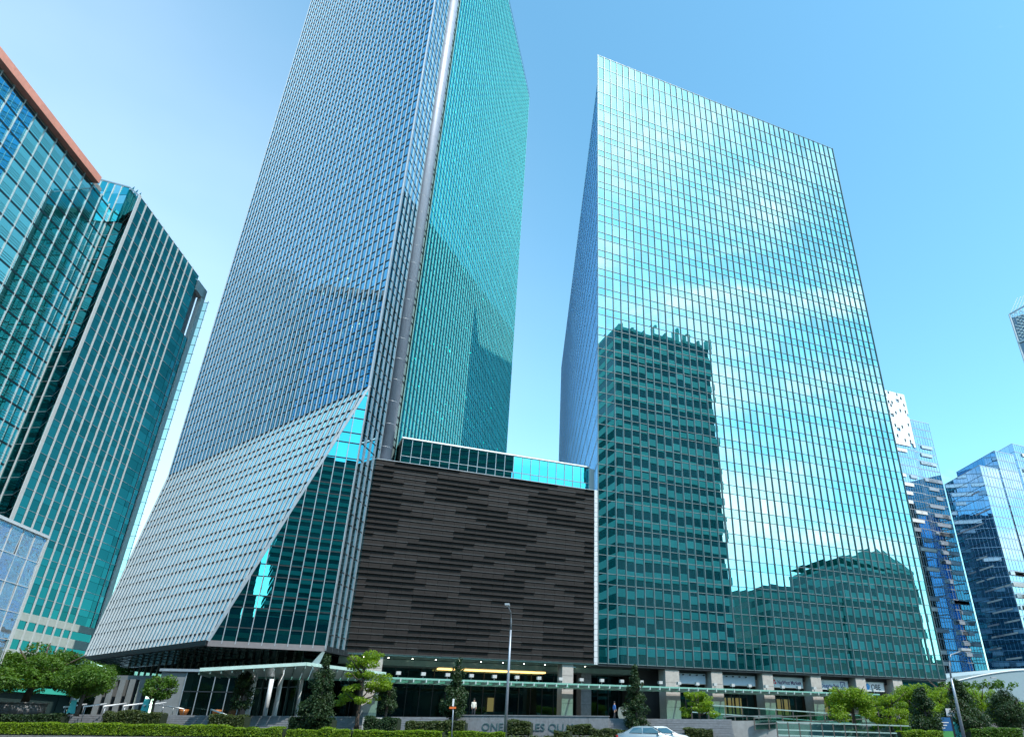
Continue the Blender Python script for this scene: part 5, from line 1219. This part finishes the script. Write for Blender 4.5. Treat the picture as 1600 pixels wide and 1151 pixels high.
# ================================================================== CARS
def car(x, Y, head, paint, label, scale=1.0):
    """saloon car: lofted body, glazed cabin, wheels with tyres and rims"""
    t = empty('car', (x, Y, 0), label, 'car', rz=0.0); d = Vector((head, 0, 0)); sd = Vector((0, 1, 0))
    def P(l, w, z): return Vector((x, Y, 0)) + d * l * scale + sd * w * scale + ZV * z * scale
    # stations along the length: (l, half width, sill z, belt z)
    st_ = [(-2.28, .62, .42, .78), (-2.15, .80, .30, .92), (-1.6, .88, .24, .98), (-.6, .90, .22, .96), (.5, .90, .22, .94), (1.3, .88, .24, .90), (1.95, .82, .28, .80), (2.25, .62, .40, .66)]
    b = MB(); rings = []
    for (l, hw, z0, z1) in st_:
        k = len(b.v); b.v += [tuple(P(l, w, z)) for (w, z) in ((-hw * .92, z0), (-hw, z0 + .2), (-hw, (z0 + z1) / 2), (-hw * .96, z1 - .06), (-hw * .82, z1), (0, z1 + .03), (hw * .82, z1), (hw * .96, z1 - .06), (hw, (z0 + z1) / 2), (hw, z0 + .2), (hw * .92, z0))]; rings.append(k)
    n = 11
    for i in range(len(rings) - 1):
        for q in range(n): a, c = rings[i] + q, rings[i] + (q + 1) % n; b.f.append([a, c, rings[i + 1] + (q + 1) % n, rings[i + 1] + q]); b.r.append(0); b.sm.append(True)
    b.f.append([rings[0] + q for q in range(n)][::-1]); b.f.append([rings[-1] + q for q in range(n)]); b.r += [0, 0]; b.sm += [False, False]
    b.build('body', paint, t)
    cab = [(-1.75, .70, .97, .99), (-1.05, .66, .97, 1.36), (-.55, .645, .97, 1.44), (.1, .64, .96, 1.45), (.45, .645, .95, 1.40), (1.28, .70, .90, .93)]
    b = MB(); rings = []
    for (l, hw, z0, z1) in cab:
        k = len(b.v); b.v += [tuple(P(l, w, z)) for (w, z) in ((-hw * 1.13, z0 - .03), (-hw, z1 - .07 if z1 > 1.1 else z1), (-hw * .75, z1), (0, z1 + .02), (hw * .75, z1), (hw, z1 - .07 if z1 > 1.1 else z1), (hw * 1.13, z0 - .03))]; rings.append(k)
    for i in range(len(rings) - 1):
        for q in range(6): b.f.append([rings[i] + q, rings[i] + q + 1, rings[i + 1] + q + 1, rings[i + 1] + q]); b.r.append(0); b.sm.append(True)
    b.build('cabin', paint, t)
    wg = glass('car_glass', (0.45, 0.6, 0.6), (0.004, 0.01, 0.012), f0=.35, thru=0)
    b = MB(); e = .012
    b.poly([P(1.22, -.58, .96), P(1.22, .58, .96), P(.50, .53, 1.395), P(.50, -.53, 1.395)]); b.v = [tuple(Vector(v) + ZV * e + d * e) for v in b.v]; b.build('windscreen', wg, t)
    b = MB(); b.poly([P(-1.68, -.56, 1.02), P(-1.68, .56, 1.02), P(-1.08, .52, 1.35), P(-1.08, -.52, 1.35)]); b.v = [tuple(Vector(v) + ZV * e - d * e) for v in b.v]; b.build('rear_window', wg, t)
    for s_ in (-1, 1):
        for (l0, l1, t0, t1) in ((-1.35, -.35, -1.0, -.38), (-.28, 1.0, -.30, .42)):
            b = MB(); b.poly([P(l0, s_ * .775, 1.0), P(l1, s_ * .775, .98), P(t1, s_ * .665, 1.34), P(t0, s_ * .665, 1.32)]); b.build('side_window', wg, t)
        for l in (-1.42, 1.38):
            c = P(l, s_ * .80, .32); w = MB(); w.tube([c - sd * .11, c + sd * .11], .32 * scale, n=20); wo = w.build('wheel', mat('tyre', (.02, .02, .02), .8), t)
            r_ = MB(); r_.tube([c + sd * s_ * .10, c + sd * s_ * .125], .2 * scale, n=14); r_.build('rim', steel_m, wo)
        b = MB(); b.box(Frame((P(2.12, s_ * .62, 0).x - .1, P(2.12, s_ * .62, 0).y), 90), 0, .2, -.14, .14, .56, .70); b.build('headlight', mat('lamp_clear', (.7, .75, .78), .15), t)
        b = MB(); b.box(Frame((P(-2.2, s_ * .62, 0).x - .08, P(-2.2, s_ * .62, 0).y), 90), 0, .16, -.15, .15, .68, .84); b.build('tail_light', mat('lamp_red', (.5, .02, .015), .25), t)
        b = MB(); b.box(Frame((P(.85, s_ * .92, 0).x - .06, P(.85, s_ * .92, 0).y), 90), 0, .14, -.08, .08, .98, 1.1); b.build('mirror', paint, t)
    return t
silver = mat('silver_paint', (0.32, 0.36, 0.37), .22, .6, var=.02); whitep = mat('white_car_paint', (0.55, 0.56, 0.57), .2, 0, var=.02)
car(XatY(1012, 58.6), 58.6, 1, silver, 'silver saloon car driving right, nearer of the two cars')
car(XatY(1035, 62.0), 62.0, 1, whitep, 'white saloon car half hidden behind the silver car')

# ================================================================== PEOPLE on the plaza
def person(x, Y, z, face, cloth, trousers, label, stride=.16):
    t = empty('person', (x, Y, z), label, 'person'); f = Vector((math.cos(face), math.sin(face), 0)); s_ = Vector((-f.y, f.x, 0)); Bp = Vector((x, Y, z))
    def P(a, b_, h): return Bp + f * a + s_ * b_ + ZV * h
    J = [(P(0, 0, .95), .15), (P(0, 0, 1.15), .145), (P(.01, 0, 1.36), .165), (P(0, 0, 1.47), .065), (P(.02, 0, 1.56), .085), (P(.025, 0, 1.67), .098),
         (P(0, .1, .90), .105), (P(stride * .6, .1, .50), .068), (P(stride * .8, .1, .09), .048), (P(stride * .8 + .17, .11, .03), .035),
         (P(0, -.1, .90), .105), (P(-stride * .3, -.1, .50), .068), (P(-stride, -.1, .10), .048), (P(-stride + .17, -.11, .03), .035),
         (P(0, .20, 1.40), .062), (P(-.06, .25, 1.13), .046), (P(.06, .24, .89), .034), (P(.09, .23, .80), .036),
         (P(0, -.20, 1.40), .062), (P(.02, -.25, 1.13), .046), (P(.14, -.22, .90), .034), (P(.17, -.21, .81), .036)]
    E_ = [(0, 1), (1, 2), (2, 3), (3, 4), (4, 5), (0, 6), (6, 7), (7, 8), (8, 9), (0, 10), (10, 11), (11, 12), (12, 13), (2, 14), (14, 15), (15, 16), (16, 17), (2, 18), (18, 19), (19, 20), (20, 21)]
    me = bpy.data.meshes.new('body'); me.from_pydata([tuple(j[0]) for j in J], E_, []); o = bpy.data.objects.new('body', me); COL.objects.link(o)
    sk_ = o.modifiers.new('skin', 'SKIN'); sk_.use_smooth_shade = True; o.modifiers.new('smooth', 'SUBSURF').levels = 1
    for i, (p, r) in enumerate(J): v = me.skin_vertices[0].data[i]; v.radius = (r, r); v.use_root = (i == 0)
    dg = bpy.context.evaluated_depsgraph_get(); m2 = bpy.data.meshes.new_from_object(o.evaluated_get(dg)); bpy.data.objects.remove(o)
    m2.materials.clear(); skin = mat('skin', (.42, .25, .17), .6, var=.03)
    for m_ in (skin, cloth, trousers): m2.materials.append(m_)
    for p in m2.polygons: h = p.center.z - z; r_ = (p.center - Bp).xy.length; p.material_index = 0 if (h > 1.46 or (r_ > .17 and .7 < h < 1.0)) else (1 if h > .93 else 2)
    o = bpy.data.objects.new('body', m2); COL.objects.link(o); parent_keep(o, t)
    b = MB(); hd = P(.01, 0, 1.70); b.tube([hd + ZV * (.105 * math.sin(a)) for a in (-.55, 0, .5, 1.0, 1.5)], [.098, .112, .098, .06, .012], n=10); b.build('hair', mat('dark_hair', (.015, .012, .01), .6), t)
    return t
c_pale = mat('pale_shirt', (.6, .58, .5), .8); c_blue = mat('blue_shirt', (.06, .16, .42), .8); c_dk = mat('dark_trousers', (.02, .022, .03), .8)
p = atY(739, 1121, 79); person(p.x, 79, PLAZA, -1.2, c_pale, c_dk, 'person in pale shirt and dark trousers walking before the dark lobby')
p = atY(960, 1119, 84); person(p.x, 84, PLAZA, .4, c_blue, c_dk, 'person in blue shirt walking beside the ring sculpture')
